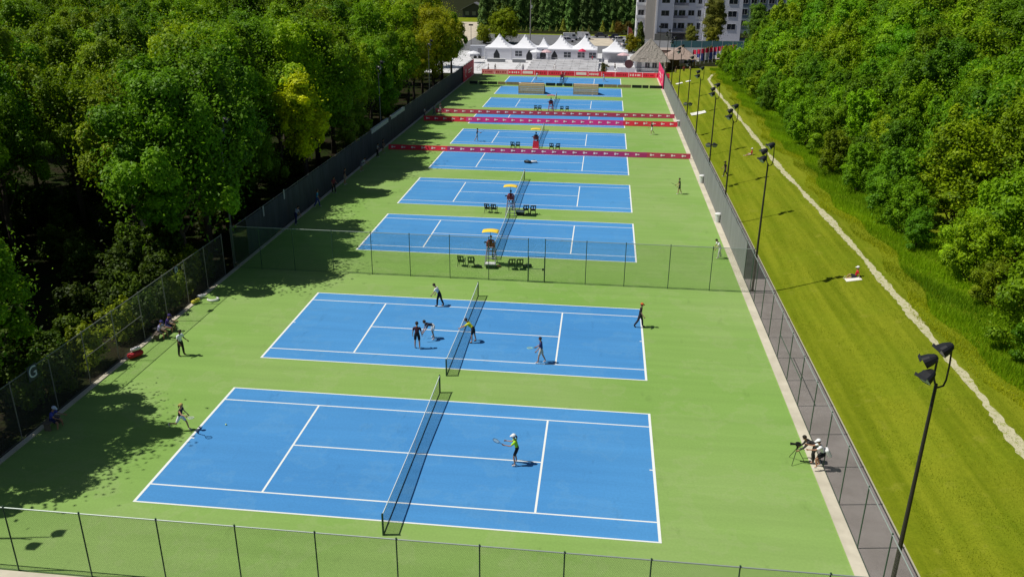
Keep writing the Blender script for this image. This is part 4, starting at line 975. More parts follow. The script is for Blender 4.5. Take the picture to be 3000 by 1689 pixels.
# thatched hut
def thatch():
    m, nt, b = newmat('grey_thatch'); b.inputs['Roughness'].default_value = .95; b.inputs['Specular IOR Level'].default_value = .05
    c = mixc(nt, noise(nt, 1, 5, sc3=(5, 5, .9)), (.16, .145, .125), (.46, .42, .38))
    nt.links.new(c, b.inputs['Base Color'])
    bp = nt.nodes.new('ShaderNodeBump'); bp.inputs['Distance'].default_value = .15; nt.links.new(noise(nt, 3, 6), bp.inputs['Height']); nt.links.new(bp.outputs['Normal'], b.inputs['Normal']); return m
M_thatch = thatch()
def hip_roof(w, d, eave, apex, over=.5, layers=7):
    b = MB()
    for i in range(layers):                              # overlapping courses of thatch with ragged lower edges
        f0, f1 = 1 - i / layers, 1 - (i + 1) / layers
        z0, z1 = eave + (apex - eave) * (1 - f0), eave + (apex - eave) * (1 - f1) + .10
        hw, hd = w / 2 + over, d / 2 + over; f0 *= 1.03; n = 14; vs = []
        for (ax, ay), (bx, by) in (((-1, -1), (1, -1)), ((1, -1), (1, 1)), ((1, 1), (-1, 1)), ((-1, 1), (-1, -1))):
            for k in range(n):
                u = k / n; x, y = ax + (bx - ax) * u, ay + (by - ay) * u; r = random.uniform(-.04, .05)
                vs += [(x * hw * (f0 + r * .5), y * hd * (f0 + r * .5), z0 + random.uniform(-.12, .05)), (x * hw * max(f1, .0), y * hd * max(f1, .0), z1)]
        m = len(vs) // 2; b.add(vs, [(2 * k, 2 * ((k + 1) % m), 2 * ((k + 1) % m) + 1, 2 * k + 1) for k in range(m)])
    return b
t = empty('thatched_hut', (30.4, 168.5, 0), 0, 'white walled hut under a big grey thatched roof at the far right corner', 'hut')
hip_roof(7.2, 7.0, 2.35, 7.0, .7).build('roof', M_thatch, t)
b = MB(); b.box(-3.4, 3.4, -3.3, 3.3, 0, 2.45); b.build('wall', M_canvas, t)
for x in (-.6, 1.0, 2.5):
    b = MB(); b.box(x - .5, x + .5, -3.36, -3.31, .95, 2.0); w_ = b.build('window', M_winf, t)
    b = MB(); b.box(x - .03, x + .03, -3.40, -3.365, .95, 2.0); b.build('window_bar', M_white, w_)
b = MB(); b.box(-3.4, 3.4, -3.75, -3.32, .78, .86); b.build('counter_shelf', M_white, t)
b = MB(); b.box(-2.9, -1.9, -3.36, -3.31, .05, 2.1); b.build('door', mat('grey_hut_door', (.32, .34, .38), .5), t)
t = empty('open_pavilion', (37.6, 172.5, 0), 0, 'open pavilion with tan shingle roof right of the thatched hut', 'pavilion')
hip_roof(6.5, 7.5, 2.6, 5.2, .5, 6).build('roof', mat('tan_shingles', (.34, .26, .22), .9, noise=.3, scale=4, bump=.4), t)
for sx in (-1, 1):
    for sy in (-1, 1): b = MB(); b.box(sx * 3 - .12, sx * 3 + .12, sy * 3.5 - .12, sy * 3.5 + .12, 0, 2.7); b.build('post', M_wood, t)
b = MB(); b.box(-2.9, -.4, -2.9, 3.3, 0, 2.55); b.build('kiosk_wall', mat('dark_brown_wall', (.07, .04, .03), .7), t)
b = MB(); b.box(.2, 2.8, -3.2, -2.6, 0, 1.05); b.build('counter', M_wood, t)
t = empty('flat_roof_shed', (36.2, 187, 0), 0, 'low building with dark red gutter behind the tan roofed pavilion', 'building')
b = MB(); b.box(-2.6, 3.4, -3, 3, 0, 2.9); b.build('wall', M_pinksand, t)
b = MB(); b.box(-2.9, 3.7, -3.3, 3.3, 2.9, 3.1); b.build('roof', concrete_mat('shed_roof', (.36, .30, .27), (.46, .40, .36)), t)
b = MB(); b.box(-2.95, 3.75, -3.42, -3.3, 2.8, 3.12); b.build('gutter', mat('dark_red_gutter', (.09, .03, .025), .5), t)
# row of flags
M_flagr, M_flagb, M_flagw = mat('red_flag_cloth', (.85, .03, .09), .7), mat('navy_flag_cloth', (.10, .12, .42), .7), mat('white_flag_cloth', (.85, .85, .9), .7)
for i in range(11):
    x, y = 40.9 + i * 1.15, 178.5 + i * 1.6
    t = empty('tall_flag', (x, y, 0), R(random.uniform(-25, 25)), 'tall vertical flag, red above white and navy, in the row at the lawn end', 'flag', 'row of flags at the far end of the lawn')
    b = MB(); b.cyl(0, 0, 0, 3.9, .03, n=6); b.build('pole', M_white, t)
    cols = ((1.0, 1.9, M_flagw if i % 2 else M_flagb), (1.9, 2.75, M_flagb if i % 3 else M_flagw), (2.75, 3.8, M_flagr))
    for z0, z1, m in cols:
        b = MB(); n = 5; vs = []
        for k in range(n + 1):
            u = k / n; vs += [(.05 + .8 * u, .1 * math.sin(u * 5 + i), z0), (.05 + .8 * u, .1 * math.sin(u * 5 + i + .4), z1)]
        b.add(vs, [(2 * k, 2 * k + 2, 2 * k + 3, 2 * k + 1) for k in range(n)]); b.build('flag_band', m, t)
t = empty('tall_flag', (26.6, 232, 0), 0, 'pale red feather flag in the car park left of the grey building', 'flag')
b = MB(); b.cyl(0, 0, 0, 5.2, .05, n=6); b.build('pole', M_white, t)
b = MB(); b.add([(.05, 0, .5), (1.5, .1, .7), (1.6, .15, 3.2), (1.1, .1, 4.6), (.05, 0, 5.1)], [(0, 1, 2, 3, 4)]); b.build('flag_cloth', mat('pale_red_cloth', (.60, .14, .10), .7), t)
# teal glass fence
t = empty('glass_fence', (52, 226, 0), R(6), 'teal glass fence in front of the grey apartment building', 'fence')
M_teal = mat('teal_glass', (.10, .26, .27), .12, noise=.1, scale=.4)
for k in range(9):
    b = MB(); b.box(-13 + k * 3, -10.1 + k * 3, -.02, .02, .1, 2.0); b.build('glass_panel', M_teal, t)
    b = MB(); b.box(-13.08 + k * 3, -13.0 + k * 3, -.04, .04, 0, 2.1); b.build('post', M_white, t)
# apartment building
M_facade = mat('lilac_grey_render', (.78, .78, .86), .8, noise=.07, scale=.5); M_fac2 = mat('pale_render', (.82, .82, .86), .8, noise=.05, scale=.5); M_tower = mat('tan_render', (.62, .56, .49), .85, noise=.06, scale=.5)
M_pane = mat('dark_window_glass', (.018, .02, .035), .12, noise=.2, scale=.3, spec=.6); M_frame = mat('pale_window_frame', (.6, .6, .64), .6)
t = empty('apartment_building', (46, 252, 0), 0, 'grey multi storey apartment building with tan stair tower', 'building')
def bx(n, m, *a): b = MB(); b.box(*a); return b.build(n, m, t)
HT = 22.5
def window(x0, x1, z0, z1, yf):
    w = bx('window', M_pane, x0 - 46, x1 - 46, yf - .03, yf + .02, z0, z1)
    b = MB(); e = .09; X0, X1 = x0 - 46, x1 - 46
    b.box(X0 - e, X1 + e, yf - .07, yf + .01, z1, z1 + e); b.box(X0 - e, X1 + e, yf - .10, yf + .01, z0 - e, z0); b.box(X0 - e, X0, yf - .07, yf + .01, z0, z1); b.box(X1, X1 + e, yf - .07, yf + .01, z0, z1)
    xm = (X0 + X1) / 2; b.box(xm - .03, xm + .03, yf - .06, yf - .035, z0, z1); b.build('frame', M_frame, w)
bx('wall', M_facade, -9.9, -4.9, 0, 12, 0, HT); bx('wall', M_facade, -4.9, 4.9, 1.6, 12, 0, HT); bx('wall', M_facade, 4.9, 16.5, .4, 12, 0, HT)
bx('stair_tower', M_tower, -13.6, -10.5, -.5, 12, 0, HT + 1); bx('corner_trim', M_fac2, -10.5, -9.9, -.7, 11, 0, HT)
bx('roof_slab', M_fac2, -9.9, 16.5, .0, 12, HT, HT + .4)
bx('wall', M_fac2, -16.4, -13.6, 1.5, 12, 0, HT)
for s in range(6):
    z = 3.2 + 3.86 * s - .0
    if z + 2 > HT: break
    window(37.3, 39.7, z + .25, z + 1.8, 0)
    window(41.5, 42.4, z - .35, z + 1.9, 1.6); window(42.9, 44.9, z + .1, z + 1.9, 1.6)
    window(45.9, 47.7, z + .35, z + 1.9, 1.6)
    bx('bay_panel', M_fac2, 2.1, 4.5, 1.2, 1.6, z - .8, z + 2.6)
    window(48.8, 49.8, z + .1, z + 2.0, 1.2)
    window(52.0, 54.0, z + .2, z + 1.9, .4); window(55.2, 56.4, z + .2, z + 1.9, .4); window(58.2, 60.8, z + .2, z + 1.9, .4)
    bl = bx('balcony', M_fac2, -4.8, -.3, .5, 1.6, z - .75, z - .5)
    b = MB(); b.box(-4.8, -.3, .46, .5, z - .5, z + .35); b.build('balcony_rail', mat('grey_balcony_glass', (.22, .22, .27), .3), bl)
    bl = bx('balcony', M_fac2, -16.6, -13.7, .2, 1.5, z - .75, z - .5)
    b = MB(); b.box(-16.6, -13.7, .15, .2, z - .5, z + .3); b.build('balcony_rail', M_fac2, bl)
    window(30.0, 31.8, z - .3, z + 1.8, 1.5)
    bx('floor_band', M_fac2, -9.9, -4.9, -.06, 0, z - .85, z - .7)
bx('entrance_canopy', mat('dark_canopy', (.05, .05, .06), .6), -9.5, 1.5, -2.2, .0, 2.05, 2.3)
bx('ground_floor_glazing', M_pane, -4.6, 1.2, 1.5, 1.56, .2, 1.9)
bx('garden_wall', mat('olive_grey_wall', (.20, .20, .18), .8), -10.5, -5.2, -3.2, -2.8, 0, 2.0)
t = empty('apartment_building', (46, 252, 0), 0, 'blue grey building block behind the right wood at the top edge', 'building')
M_bgrey = mat('blue_grey_render', (.30, .36, .42), .8, noise=.06, scale=.4)
bx('wall', M_bgrey, 19, 39, 32, 44, 0, 13.5); bx('roof_slab', M_fac2, 18.8, 39.2, 31.8, 44.2, 13.5, 13.9)
for s in range(3):
    for k in range(6): window(67 + k * 3, 68.9 + k * 3, 2.5 + s * 3.8, 4.4 + s * 3.8, 32)
# dark house far left
t = empty('gable_house', (-37.5, 346, 0), 0, 'dark house with pale gable roof edge beyond the sandy lot', 'house')
b = MB(); b.box(-5, 5, 0, 8, 0, 3.6); b.add([(-5, -.01, 3.6), (5, -.01, 3.6), (0, -.01, 6.0)], [(0, 1, 2)]); b.build('wall', mat('dark_house_wall', (.05, .055, .06), .8), t)
b = MB(); b.add([(-5.8, -.6, 3.3), (0, -.6, 6.2), (0, 8.6, 6.2), (-5.8, 8.6, 3.3), (5.8, -.6, 3.3), (5.8, 8.6, 3.3), (-5.8, -.6, 3.0), (0, -.6, 5.9), (5.8, -.6, 3.0)], [(0, 1, 2, 3), (1, 4, 5, 2), (6, 7, 1, 0), (7, 8, 4, 1)]); b.build('roof', mat('grey_roof', (.16, .16, .17), .8), t)
for x in (-3, 0, 3):
    b = MB(); b.box(x - .8, x + .8, -.06, -.02, .9, 2.5); b.build('window', mat('house_glass', (.16, .18, .2), .2), t)
# utility pole and street lamp
t = empty('utility_pole', (-2.2, 226, 0), 0, 'tall grey utility pole in the car park behind the tents', 'utility pole')
b = MB(); b.tube([(0, 0, 0), (0, 0, 13.6)], [.17, .11], 8); b.build('pole', mat('weathered_pole', (.30, .29, .27), .8), t)
b = MB(); b.box(-1.1, 1.1, -.06, .06, 12.6, 12.75); b.build('crossarm', M_wood, t)
b = MB(); b.cyl(.3, 0, 10.2, 11.1, .22, n=10); b.build('transformer', mat('grey_transformer', (.4, .42, .42), .5), t)
t = empty('street_lamp', (-15.2, 196, 0), 0, 'thin dark street lamp beside the sandy lot at far left', 'street lamp')
b = MB(); b.tube([(0, 0, 0), (0, 0, 7.2)], [.08, .06], 6); b.build('pole', M_pole, t)
b = MB(); b.box(-.55, .55, -.3, .3, 7.15, 7.5); b.build('lamp_head', M_head, t)
t = empty('street_lamp', (33.6, 188, 0), 0, 'thin lamp post standing behind the thatched hut', 'street lamp')
b = MB(); b.tube([(0, 0, 0), (0, 0, 8.2)], [.08, .06], 6); b.build('pole', M_pole, t)
b = MB(); b.box(-.5, .3, -.25, .25, 8.1, 8.5); b.build('lamp_head', M_head, t)
# cars
def car(x, y, rz, rgb, label, van=False, dark=False):
    t = empty('parked_car', (x, y, 0), R(rz), label, 'van' if van else 'car', 'vehicles parked behind the tents')
    m = mat('car_paint_%d' % len(bpy.data.materials), rgb, .3, .1, noise=.02, spec=.6)
    L2, w, hb, hr = (2.6, .98, 1.0, 2.15) if van else (2.25, .9, .85, 1.45)
    prof = [(-L2, .35), (-L2, hb), (-L2 * .92, hb + .05), (L2 * .55, hb + .02), (L2 * .95, hb - .12), (L2, hb - .3), (L2, .35)]
    b = MB(); n = len(prof); b.add([(px, s * w, pz) for s in (-1, 1) for px, pz in prof], [tuple(range(n)), tuple(range(2 * n - 1, n - 1, -1))] + [(i, n + i, n + (i + 1) % n, (i + 1) % n) for i in range(n)])
    body = b.build('car_body', m, t); bv = body.modifiers.new('bevel', 'BEVEL'); bv.width = .08; bv.segments = 2
    c0, c1, c2, c3 = (-L2 * .97, -L2 * .93, L2 * .45, L2 * .75) if van else (-L2 * .8, -L2 * .55, L2 * .15, L2 * .5)
    b = MB(); k = .86; b.add([(c0, -w * .97, hb), (c3, -w * .97, hb), (c3, w * .97, hb), (c0, w * .97, hb), (c1, -w * k, hr), (c2, -w * k, hr), (c2, w * k, hr), (c1, w * k, hr)], [(0, 1, 5, 4), (1, 2, 6, 5), (2, 3, 7, 6), (3, 0, 4, 7)])
    b.build('upper_body' if van else 'windows', m if van else M_pane, t)
    if van:
        b = MB(); b.box(.3, 1.25, -w - .01, w + .01, hb + .25, hb + .85); b.box(-L2 - .01, -L2 * .94, -.6, .6, hb + .35, hb + .85); b.build('windows', M_pane, t)
    b = MB(); b.box(c1 - .05, c2 + .05, -w * k - .02, w * k + .02, hr - .02, hr + .07)
    for px in (c1 * .98, (c1 + c2) / 2 - .05):
        for s in (-1, 1): b.box(px - .06, px + .06, s * (w * .93) - .04, s * (w * .93) + .04, hb, hr)
    b.build('roof', m, t)
    for px in (-L2 * .62, L2 * .62):
        for s in (-1, 1):
            b = MB(); b.tube([(px, s * w - .12, .33), (px, s * w + .03, .33)], .33, 12); wh = b.build('wheel', M_blk, t)
            b = MB(); b.tube([(px, s * (w + .03), .33), (px, s * (w + .045), .33)], .2, 10); b.build('rim', M_post_grey, wh)
    for s in (-1, 1):
        b = MB(); b.box(L2 - .02, L2 + .03, s * .62 - .17, s * .62 + .17, hb - .42, hb - .25); b.build('headlight', M_white, t)
        b = MB(); b.box(-L2 - .02, -L2 + .02, s * .68 - .14, s * .68 + .14, hb - .35, hb - .12); b.build('tail_light', M_red, t)
car(9.2, 243, 8, (.72, .72, .74), 'white van parked behind the wide tent, left of two', True); car(13.4, 247, -5, (.66, .66, .7), 'white van parked behind the wide tent, right of two', True)
car(8.5, 236.5, 6, (.62, .60, .66), 'pale silver car in front of the white vans'); car(23.4, 250, 4, (.015, .02, .05), 'navy car parked left of the grey building')
car(24.2, 242, 6, (.74, .74, .75), 'white car parked in front of the navy car'); car(28.4, 243, 30, (.30, .38, .48), 'blue grey car beside the pale red feather flag'); car(18.6, 256, 2, (.05, .05, .055), 'black car parked against the hedge of conifers'); car(27, 226, 14, (.70, .70, .70), 'white car behind the open sided tent')
# tan grandstand boxes on the two furthest courts
M_ply = mat('tan_plywood', (.80, .54, .29), .75, noise=.25, scale=3)
def stand(x, y, w, h, d, label):
    t = empty('wooden_stand', (x, y, 0), 0, label, 'stand', 'tan wooden stands on the far courts'); n = max(2, int(h / .32))
    for i in range(n):
        b = MB(); z = .08 + (h - .1) * i / n; b.box(-w / 2, w / 2, -.02, .02, z, z + (h - .1) / n - .05); b.build('board', M_ply, t)
    for i in range(4):
        b = MB(); z = h * (1 - i / 4) - .06; yy_ = .05 + d * i / 4; b.box(-w / 2, w / 2, yy_, yy_ + d / 4 - .04, z - .05, z); b.build('seat_plank', M_ply, t)
    for s in (-1, 1):
        b = MB(); b.add([(s * (w / 2 + .03), .03, 0), (s * (w / 2 + .03), .03, h), (s * (w / 2 + .03), d, .3), (s * (w / 2 + .03), d, 0), (s * (w / 2 - .03), .03, 0), (s * (w / 2 - .03), .03, h), (s * (w / 2 - .03), d, .3), (s * (w / 2 - .03), d, 0)], [(0, 1, 2, 3), (7, 6, 5, 4), (1, 5, 6, 2), (0, 4, 5, 1)]); b.build('side_frame', M_wood, t)
stand(6.9, 127.3, 4.8, 1.95, 3, 'big tan wooden stand left of the far umpire'); stand(17.0, 127.9, 4.6, 1.95, 3, 'big tan wooden stand right of the far umpire')
# ------------------------------------------------------------------ vegetation
def leaf_mat(name, trans=.42, rough=.55):
    m, nt, b = newmat(name); N = nt.nodes; L = nt.links
    oi = N.new('ShaderNodeObjectInfo'); at = N.new('ShaderNodeAttribute'); at.attribute_name = 'tone'
    c = mixc(nt, at.outputs['Fac'], (.45, .55, .5), (1.75, 1.5, 1.2))
    c = mixc(nt, 1.0, oi.outputs['Color'], c, 'MULTIPLY')
    L.new(c, b.inputs['Base Color']); b.inputs['Roughness'].default_value = rough; b.inputs['Specular IOR Level'].default_value = .25
    tl = N.new('ShaderNodeBsdfTranslucent'); L.new(c, tl.inputs['Color'])
    mx = N.new('ShaderNodeMixShader'); mx.inputs[0].default_value = trans
    L.new(b.outputs[0], mx.inputs[1]); L.new(tl.outputs[0], mx.inputs[2]); L.new(mx.outputs[0], N['Material Output'].inputs['Surface']); return m
M_leaf = leaf_mat('leaf'); M_needle = leaf_mat('needle', .12, .7); M_grassblade = leaf_mat('grass_blade', .5, .7)
M_bark = mat('bark', (.075, .058, .042), .95, noise=.35, scale=4, bump=.6); M_bark2 = mat('pale_bark', (.20, .18, .15), .95, noise=.3, scale=3, bump=.4)
def unit(a): return a / np.maximum(np.linalg.norm(a, axis=1, keepdims=True), 1e-9)
def leaf_mesh(name, C, S, Nb, tone, mtl, w=.55, twist=None):
    n = len(C); nr = unit(Nb + rng.normal(0, .5, (n, 3))); t = rng.normal(0, 1, (n, 3)) if twist is None else twist + rng.normal(0, .25, (n, 3))
    t = unit(t - nr * (t * nr).sum(1, keepdims=True)); b = np.cross(nr, t); S = S[:, None]
    V = np.stack([C - t * S, C + b * S * w + nr * S * .12, C + t * S, C - b * S * w + nr * S * .12], 1).reshape(-1, 3).astype(np.float32)
    me = bpy.data.meshes.new(name); me.vertices.add(n * 4); me.vertices.foreach_set('co', V.ravel())
    me.loops.add(n * 4); me.loops.foreach_set('vertex_index', np.arange(n * 4, dtype=np.int32))
    me.polygons.add(n); me.polygons.foreach_set('loop_start', np.arange(0, n * 4, 4, dtype=np.int32))
    at = me.attributes.new('tone', 'FLOAT', 'POINT'); at.data.foreach_set('value', np.repeat(tone, 4).astype(np.float32))
    me.update(); me.validate(); me.materials.append(mtl); return me
def broad(name, H, zb, r, nlobe=9, nclump=80, per=170, leaf=.155, clump=1.05, dense=1., low=False):
    lob = []
    for i in range(nlobe):
        a = 2 * PI * (i * .382) + rng.uniform(-.4, .4); u = (i + .5) / nlobe; z = zb + (H - zb) * (.18 + .64 * u)
        f = math.sin(PI * min(1, max(.12, (.30 if not low else .55) + u * (.62 if not low else .4)))) ; d = r * .56 * f * rng.uniform(.7, 1.15)
        lob.append((np.array([d * math.cos(a), d * math.sin(a), z]), r * rng.uniform(.30, .60) * (.6 + .4 * f)))
    lob.append((np.array([rng.uniform(-.3, .3) * r, rng.uniform(-.3, .3) * r, H - r * .42]), r * .42))
    CC, SS, NN, TT = [], [], [], []
    for k in range(nclump):
        c, lr = lob[rng.integers(len(lob))]; d = rng.normal(0, 1, 3); d[2] = d[2] * .8 + .25; d /= np.linalg.norm(d)
        p = c + d * lr * (rng.uniform(.55, 1.15) if rng.random() < .72 else rng.uniform(1.15, 1.55)) * np.array([1, 1, .95]); p[2] = max(p[2], zb * .6 + .3)
        cr = clump * rng.uniform(.6, 1.25); n = int(per * rng.uniform(.6, 1.3)); q = rng.normal(0, 1, (n, 3)); q = unit(q) * rng.uniform(.25, 1, (n, 1)) ** .5
        st = np.array([1, 1, .62]) if rng.random() < .55 else np.array([.72, .72, 1.05]); CC.append(p + q * cr * st); NN.append(q * .85 + d * .3 + np.array([0, 0, .55])); SS.append(leaf * rng.uniform(.6, 1.25, n)); TT.append(np.clip(rng.uniform(.2, .7) + rng.normal(0, .17, n), 0, 1))
    n = int(nclump * per * .16); c = np.array([lob[i][0] for i in rng.integers(len(lob), size=n)]); R_ = np.array([r * .5] * n)[:, None]
    CC.append(c + rng.normal(0, .55, (n, 3)) * R_); NN.append(np.tile([0, 0, .6], (n, 1))); SS.append(leaf * rng.uniform(.6, 1.1, n)); TT.append(np.clip(rng.normal(.4, .15, n), 0, 1))
    C = np.concatenate(CC); C[:, 2] = np.maximum(C[:, 2], .08)
    crown = leaf_mesh(name + '_crown', C, np.concatenate(SS), np.concatenate(NN), np.concatenate(TT), M_leaf)
    b = MB(); top = zb + (H - zb) * .62; pts = [(rng.uniform(-.12, .12) * i, rng.uniform(-.12, .12) * i, top * i / 5) for i in range(6)]
    r0 = .017 * H + .03; b.tube(pts, [r0 * 1.25, r0, r0 * .85, r0 * .7, r0 * .5, r0 * .25], 7)
    for c, lr in lob:
        z = max(zb * .75, c[2] - lr - r * .35); f = min(1, z / top); s = Vector(pts[0]).lerp(Vector(pts[5]), f); m = s.lerp(Vector(c), .55) + Vector((0, 0, -.25))
        b.tube([s, m, Vector(c)], [r0 * .42, r0 * .28, r0 * .1], 5, cap=False)
    tm = b.mesh(name + '_trunk', True); tm.materials.append(M_bark); return crown, tm
def cone_tree(name, H, r, n, leaf, droop=.6, zb=.2, power=1.):
    u = rng.uniform(0, 1, n) ** 1.35; z = zb + (H - zb) * u; a = rng.uniform(0, 2 * PI, n); lay = .8 + .2 * np.sin(z * 2.1 + 1.7 * np.sin(a * 3 + z * .7))
    rad = r * (1 - u) ** power * lay * rng.uniform(.45, 1.03, n) + .05; o = np.stack([np.cos(a), np.sin(a), 0 * a], 1)
    C = o * rad[:, None]; C[:, 2] = z - rad * droop * .35
    tw = o.copy(); tw[:, 2] = -droop
    crown = leaf_mesh(name + '_crown', C, leaf * rng.uniform(.6, 1.3, n), o * .5 + np.array([0, 0, .7]), np.clip(rng.normal(.45, .22, n), 0, 1), M_needle, .38, tw)
    b = MB(); b.tube([(0, 0, 0), (0, 0, H * .5), (0, 0, H * .96)], [.018 * H, .012 * H, .01], 6); tm = b.mesh(name + '_trunk', True); tm.materials.append(M_bark); return crown, tm
KIND = {
    'broad_a': broad('broad_a', 14, 4.2, 4.2, 10, 74, 740), 'broad_b': broad('broad_b', 15.5, 3.8, 3.8, 11, 76, 740), 'broad_c': broad('broad_c', 12.5, 3.6, 4.6, 10, 78, 740),
    'broad_d': broad('broad_d', 14.5, 5.0, 3.4, 9, 62, 680, .15), 'bushy_a': broad('bushy_a', 8.5, .6, 3.4, 10, 76, 420, .16, .85, low=True), 'bushy_b': broad('bushy_b', 10.5, .8, 3.8, 12, 86, 460, .17, .95, low=True),
    'bushy_c': broad('bushy_c', 14.5, 1.2, 4.3, 13, 100, 500, .19, 1.1, low=True), 'shrub': broad('shrub', 2.6, .15, 1.35, 6, 44, 110, .12, .42, low=True), 'slim': broad('slim', 11.5, 2.6, 2.3, 9, 66, 330, .16, .7),
    'round': broad('round', 9.3, .9, 4.9, 13, 120, 380, .18, .9, low=True),
    'sparse': broad('sparse', 14, 4.4, 4.3, 10, 46, 460, .155, .95), 'conifer': cone_tree('conifer', 17, 2.9, 9500, .42, .9, .2, .75), 'cedar': cone_tree('cedar', 4, 1.35, 2600, .22, .1), 'cypress': cone_tree('cypress', 8, 2.0, 6500, .26, .1, .2, .62),
}
def plant(kind, x, y, s, color, name, label, cat, group=None, z=None, rz=None, sz=1., parts=('crown', 'trunk')):
    z = (gz(x, y) if x > 33 else 0) - .06 if z is None else z
    t = empty(name, (x, y, z), rng.uniform(0, 2 * PI) if rz is None else rz, label, cat, group); t.scale = (s, s, s * sz)
    for me, n in zip(KIND[kind], parts):
        o = bpy.data.objects.new(n, me); col.objects.link(o); o.parent = t; o.color = (*color, 1)
    return t
# camera (needed to leave out what the photograph shows nothing of)
CAM = np.array([20.3749, -29.4647, 22.987]); YAW, PITCH, ROLL = -.1061, .3753, .0106; FPX = 2087.244
cy_, sy_, cp_, sp_ = math.cos(YAW), math.sin(YAW), math.cos(PITCH), math.sin(PITCH)
fwd = Vector((sy_ * cp_, cy_ * cp_, -sp_)); rgt = Vector((cy_, -sy_, 0)); upv = rgt.cross(fwd)
rgt, upv = math.cos(ROLL) * rgt + math.sin(ROLL) * upv, -math.sin(ROLL) * rgt + math.cos(ROLL) * upv
def ndc(p):
    d = Vector(p) - Vector(CAM); zc = d.dot(fwd)
    if zc < 1: return (9, 9)
    return (d.dot(rgt) / zc * FPX / 1288, d.dot(upv) / zc * FPX / 724.9)
def seen(x, y, z0, z1, r, wide=1.22):
    d = math.hypot(x - CAM[0], y - CAM[1]); m = r * FPX / d / 1288 * 1.05
    for k in range(6):
        u, v = ndc((x, y, z0 + (z1 - z0) * k / 5))
        if abs(u) < wide + m and abs(v) < 1.06 + m: return True
    return False
G0 = [(0.202, 0.398, 0.007), (0.174, 0.358, 0.008), (0.239, 0.424, 0.005), (0.155, 0.332, 0.010), (0.268, 0.451, 0.005)]
def jig(c, a=.18): k = rng.uniform(1 - a, 1 + a); return tuple(float(np.clip(q * k * rng.uniform(.93, 1.07), .004, .6)) for q in c)
# --- left wood: the row along the fence, each tree with a label of its own
words_s = {'sparse': 'open crowned', 'broad_a': 'spreading', 'broad_b': 'tall oval', 'broad_c': 'wide round', 'broad_d': 'high crowned', 'bushy_a': 'low bushy', 'bushy_b': 'dense bushy', 'bushy_c': 'tall bushy', 'slim': 'slim young'}
HK = {'sparse': 14, 'broad_a': 14, 'broad_b': 15.5, 'broad_c': 12.5, 'broad_d': 14.5, 'bushy_a': 8.5, 'bushy_b': 10.5, 'bushy_c': 14.5}
kinds_l = ['broad_a', 'broad_b', 'broad_c', 'broad_d', 'sparse']
KEEP = {0,1,2,3,4,5,6,7,8,9,10,11,12,13,14,15,16,17,18,19,20,22,23,24,25,27,28,29,30,31,33,34,35,39,40,41,42,44,46,47,50,52,54,56,58,62,63,64,65,67,68,70,71,74,76,78,81,84,88,89,90,91,92,93,94,95,104,112,116,117,118,119,120,121,122,123,124,126,139,144,146,149,152,154,171,172,173,174,175,176,177,197,198,201,202,203,204,205,219,221,222,224,225,241,242,261,264,278,279,280,293,295,308,370,371,372,373,374,375,376,377,378,379,380,381,382,383,384,385,386,387,388,389,390,391,392,393,394,395,396,397,398,399,400,402,404,405,407,408,409,410,411,412,413,414,415,416,417,418,419,420,421,422,423,424,425,426,427,428,431,432,433,434,435,436,440,442,443,444,445,446,447,448,449,450,451,452,453,454,456,459,460,461,462,464,465,467,469,471,472,473,474,475,476,477,478,479,480,481,483,484,485,487,488,490,493,503,504,506,509,511,514,527,529,530,531,532,533,534,536,537,554,555,556,557,558,559,560,568,580,581,582,583,585,588,605,607,629,652}
TREE_NO = [0]
def wood_tree(*a, **k):
    """numbered so that trees the photograph shows nothing of can be left out"""
    i = TREE_NO[0]; TREE_NO[0] += 1; k['rz'] = rng.uniform(0, 2 * PI)
    if KEEP is not None and i not in KEEP: return None
    t = plant(*a, **k)
    if KEEP is None: t['no'] = i
    return t
def beside(y):
    d = [(abs(COURT_Y[i] + CW / 2 - y), i) for i in range(10)]; return ('first', 'second', 'third', 'fourth', 'fifth', 'sixth', 'seventh', 'eighth', 'ninth', 'tenth')[min(d)[1]] + ' court'
seen_lb = {}
def only(lb):
    n = seen_lb.get(lb, 0); seen_lb[lb] = n + 1
    return lb if n == 0 else lb.replace('standing', ('standing farther', 'standing farthest', 'standing last')[min(n, 3) - 1])
y = 29.0
while y < 152:
    x = -12.3 + rng.uniform(-1.2, .9); k = kinds_l[int(rng.integers(5))]
    hh = rng.uniform(15.0, 17.0) if 27 < y < 75 else rng.uniform(11.5, 13.8) if y < 130 else rng.uniform(13, 15)
    c = jig(G0[int(rng.integers(5))], .25)
    if 108 < y < 148: c = jig((.36, .43, .006), .08)
    if not 42 < y < 57.5:
        cw = 'yellow green' if c[0] > .34 else 'light green' if c[1] > .43 else 'dark green'
        wood_tree(k, x, y, hh / HK[k] * .88, c, 'broadleaf_tree', only('%s %s tree standing at the dark left fence beside the %s' % (cw, words_s[k], beside(y))), 'tree', 'trees along the left fence', sz=1.14)
    y += rng.uniform(4.7, 6.3)
plant('slim', -10.2, 53.0, 1.08, (.55, .66, .005), 'broadleaf_tree', 'bright yellow green young tree standing out against the dark left wood', 'tree')
plant('broad_d', -15.4, 59.5, .85, jig(G0[1]), 'broadleaf_tree', 'dark tree directly behind the bright yellow green young tree', 'tree')
for yv, kv in ((44.5, 'broad_b'), (49.2, 'broad_d'), (53.4, 'broad_d'), (61.2, 'broad_b')):
    plant(kv, -17.6, yv, 17.2 / HK[kv], jig(G0[int(rng.integers(4))]), 'broadleaf_tree', 'tall dark tree rising behind the bright yellow green young tree', 'tree', 'tall trees round the bright young tree')
plant('broad_c', -13.6, 46.6, .66, jig(G0[3]), 'broadleaf_tree', 'shorter dark tree just before the bright yellow green young tree', 'tree')
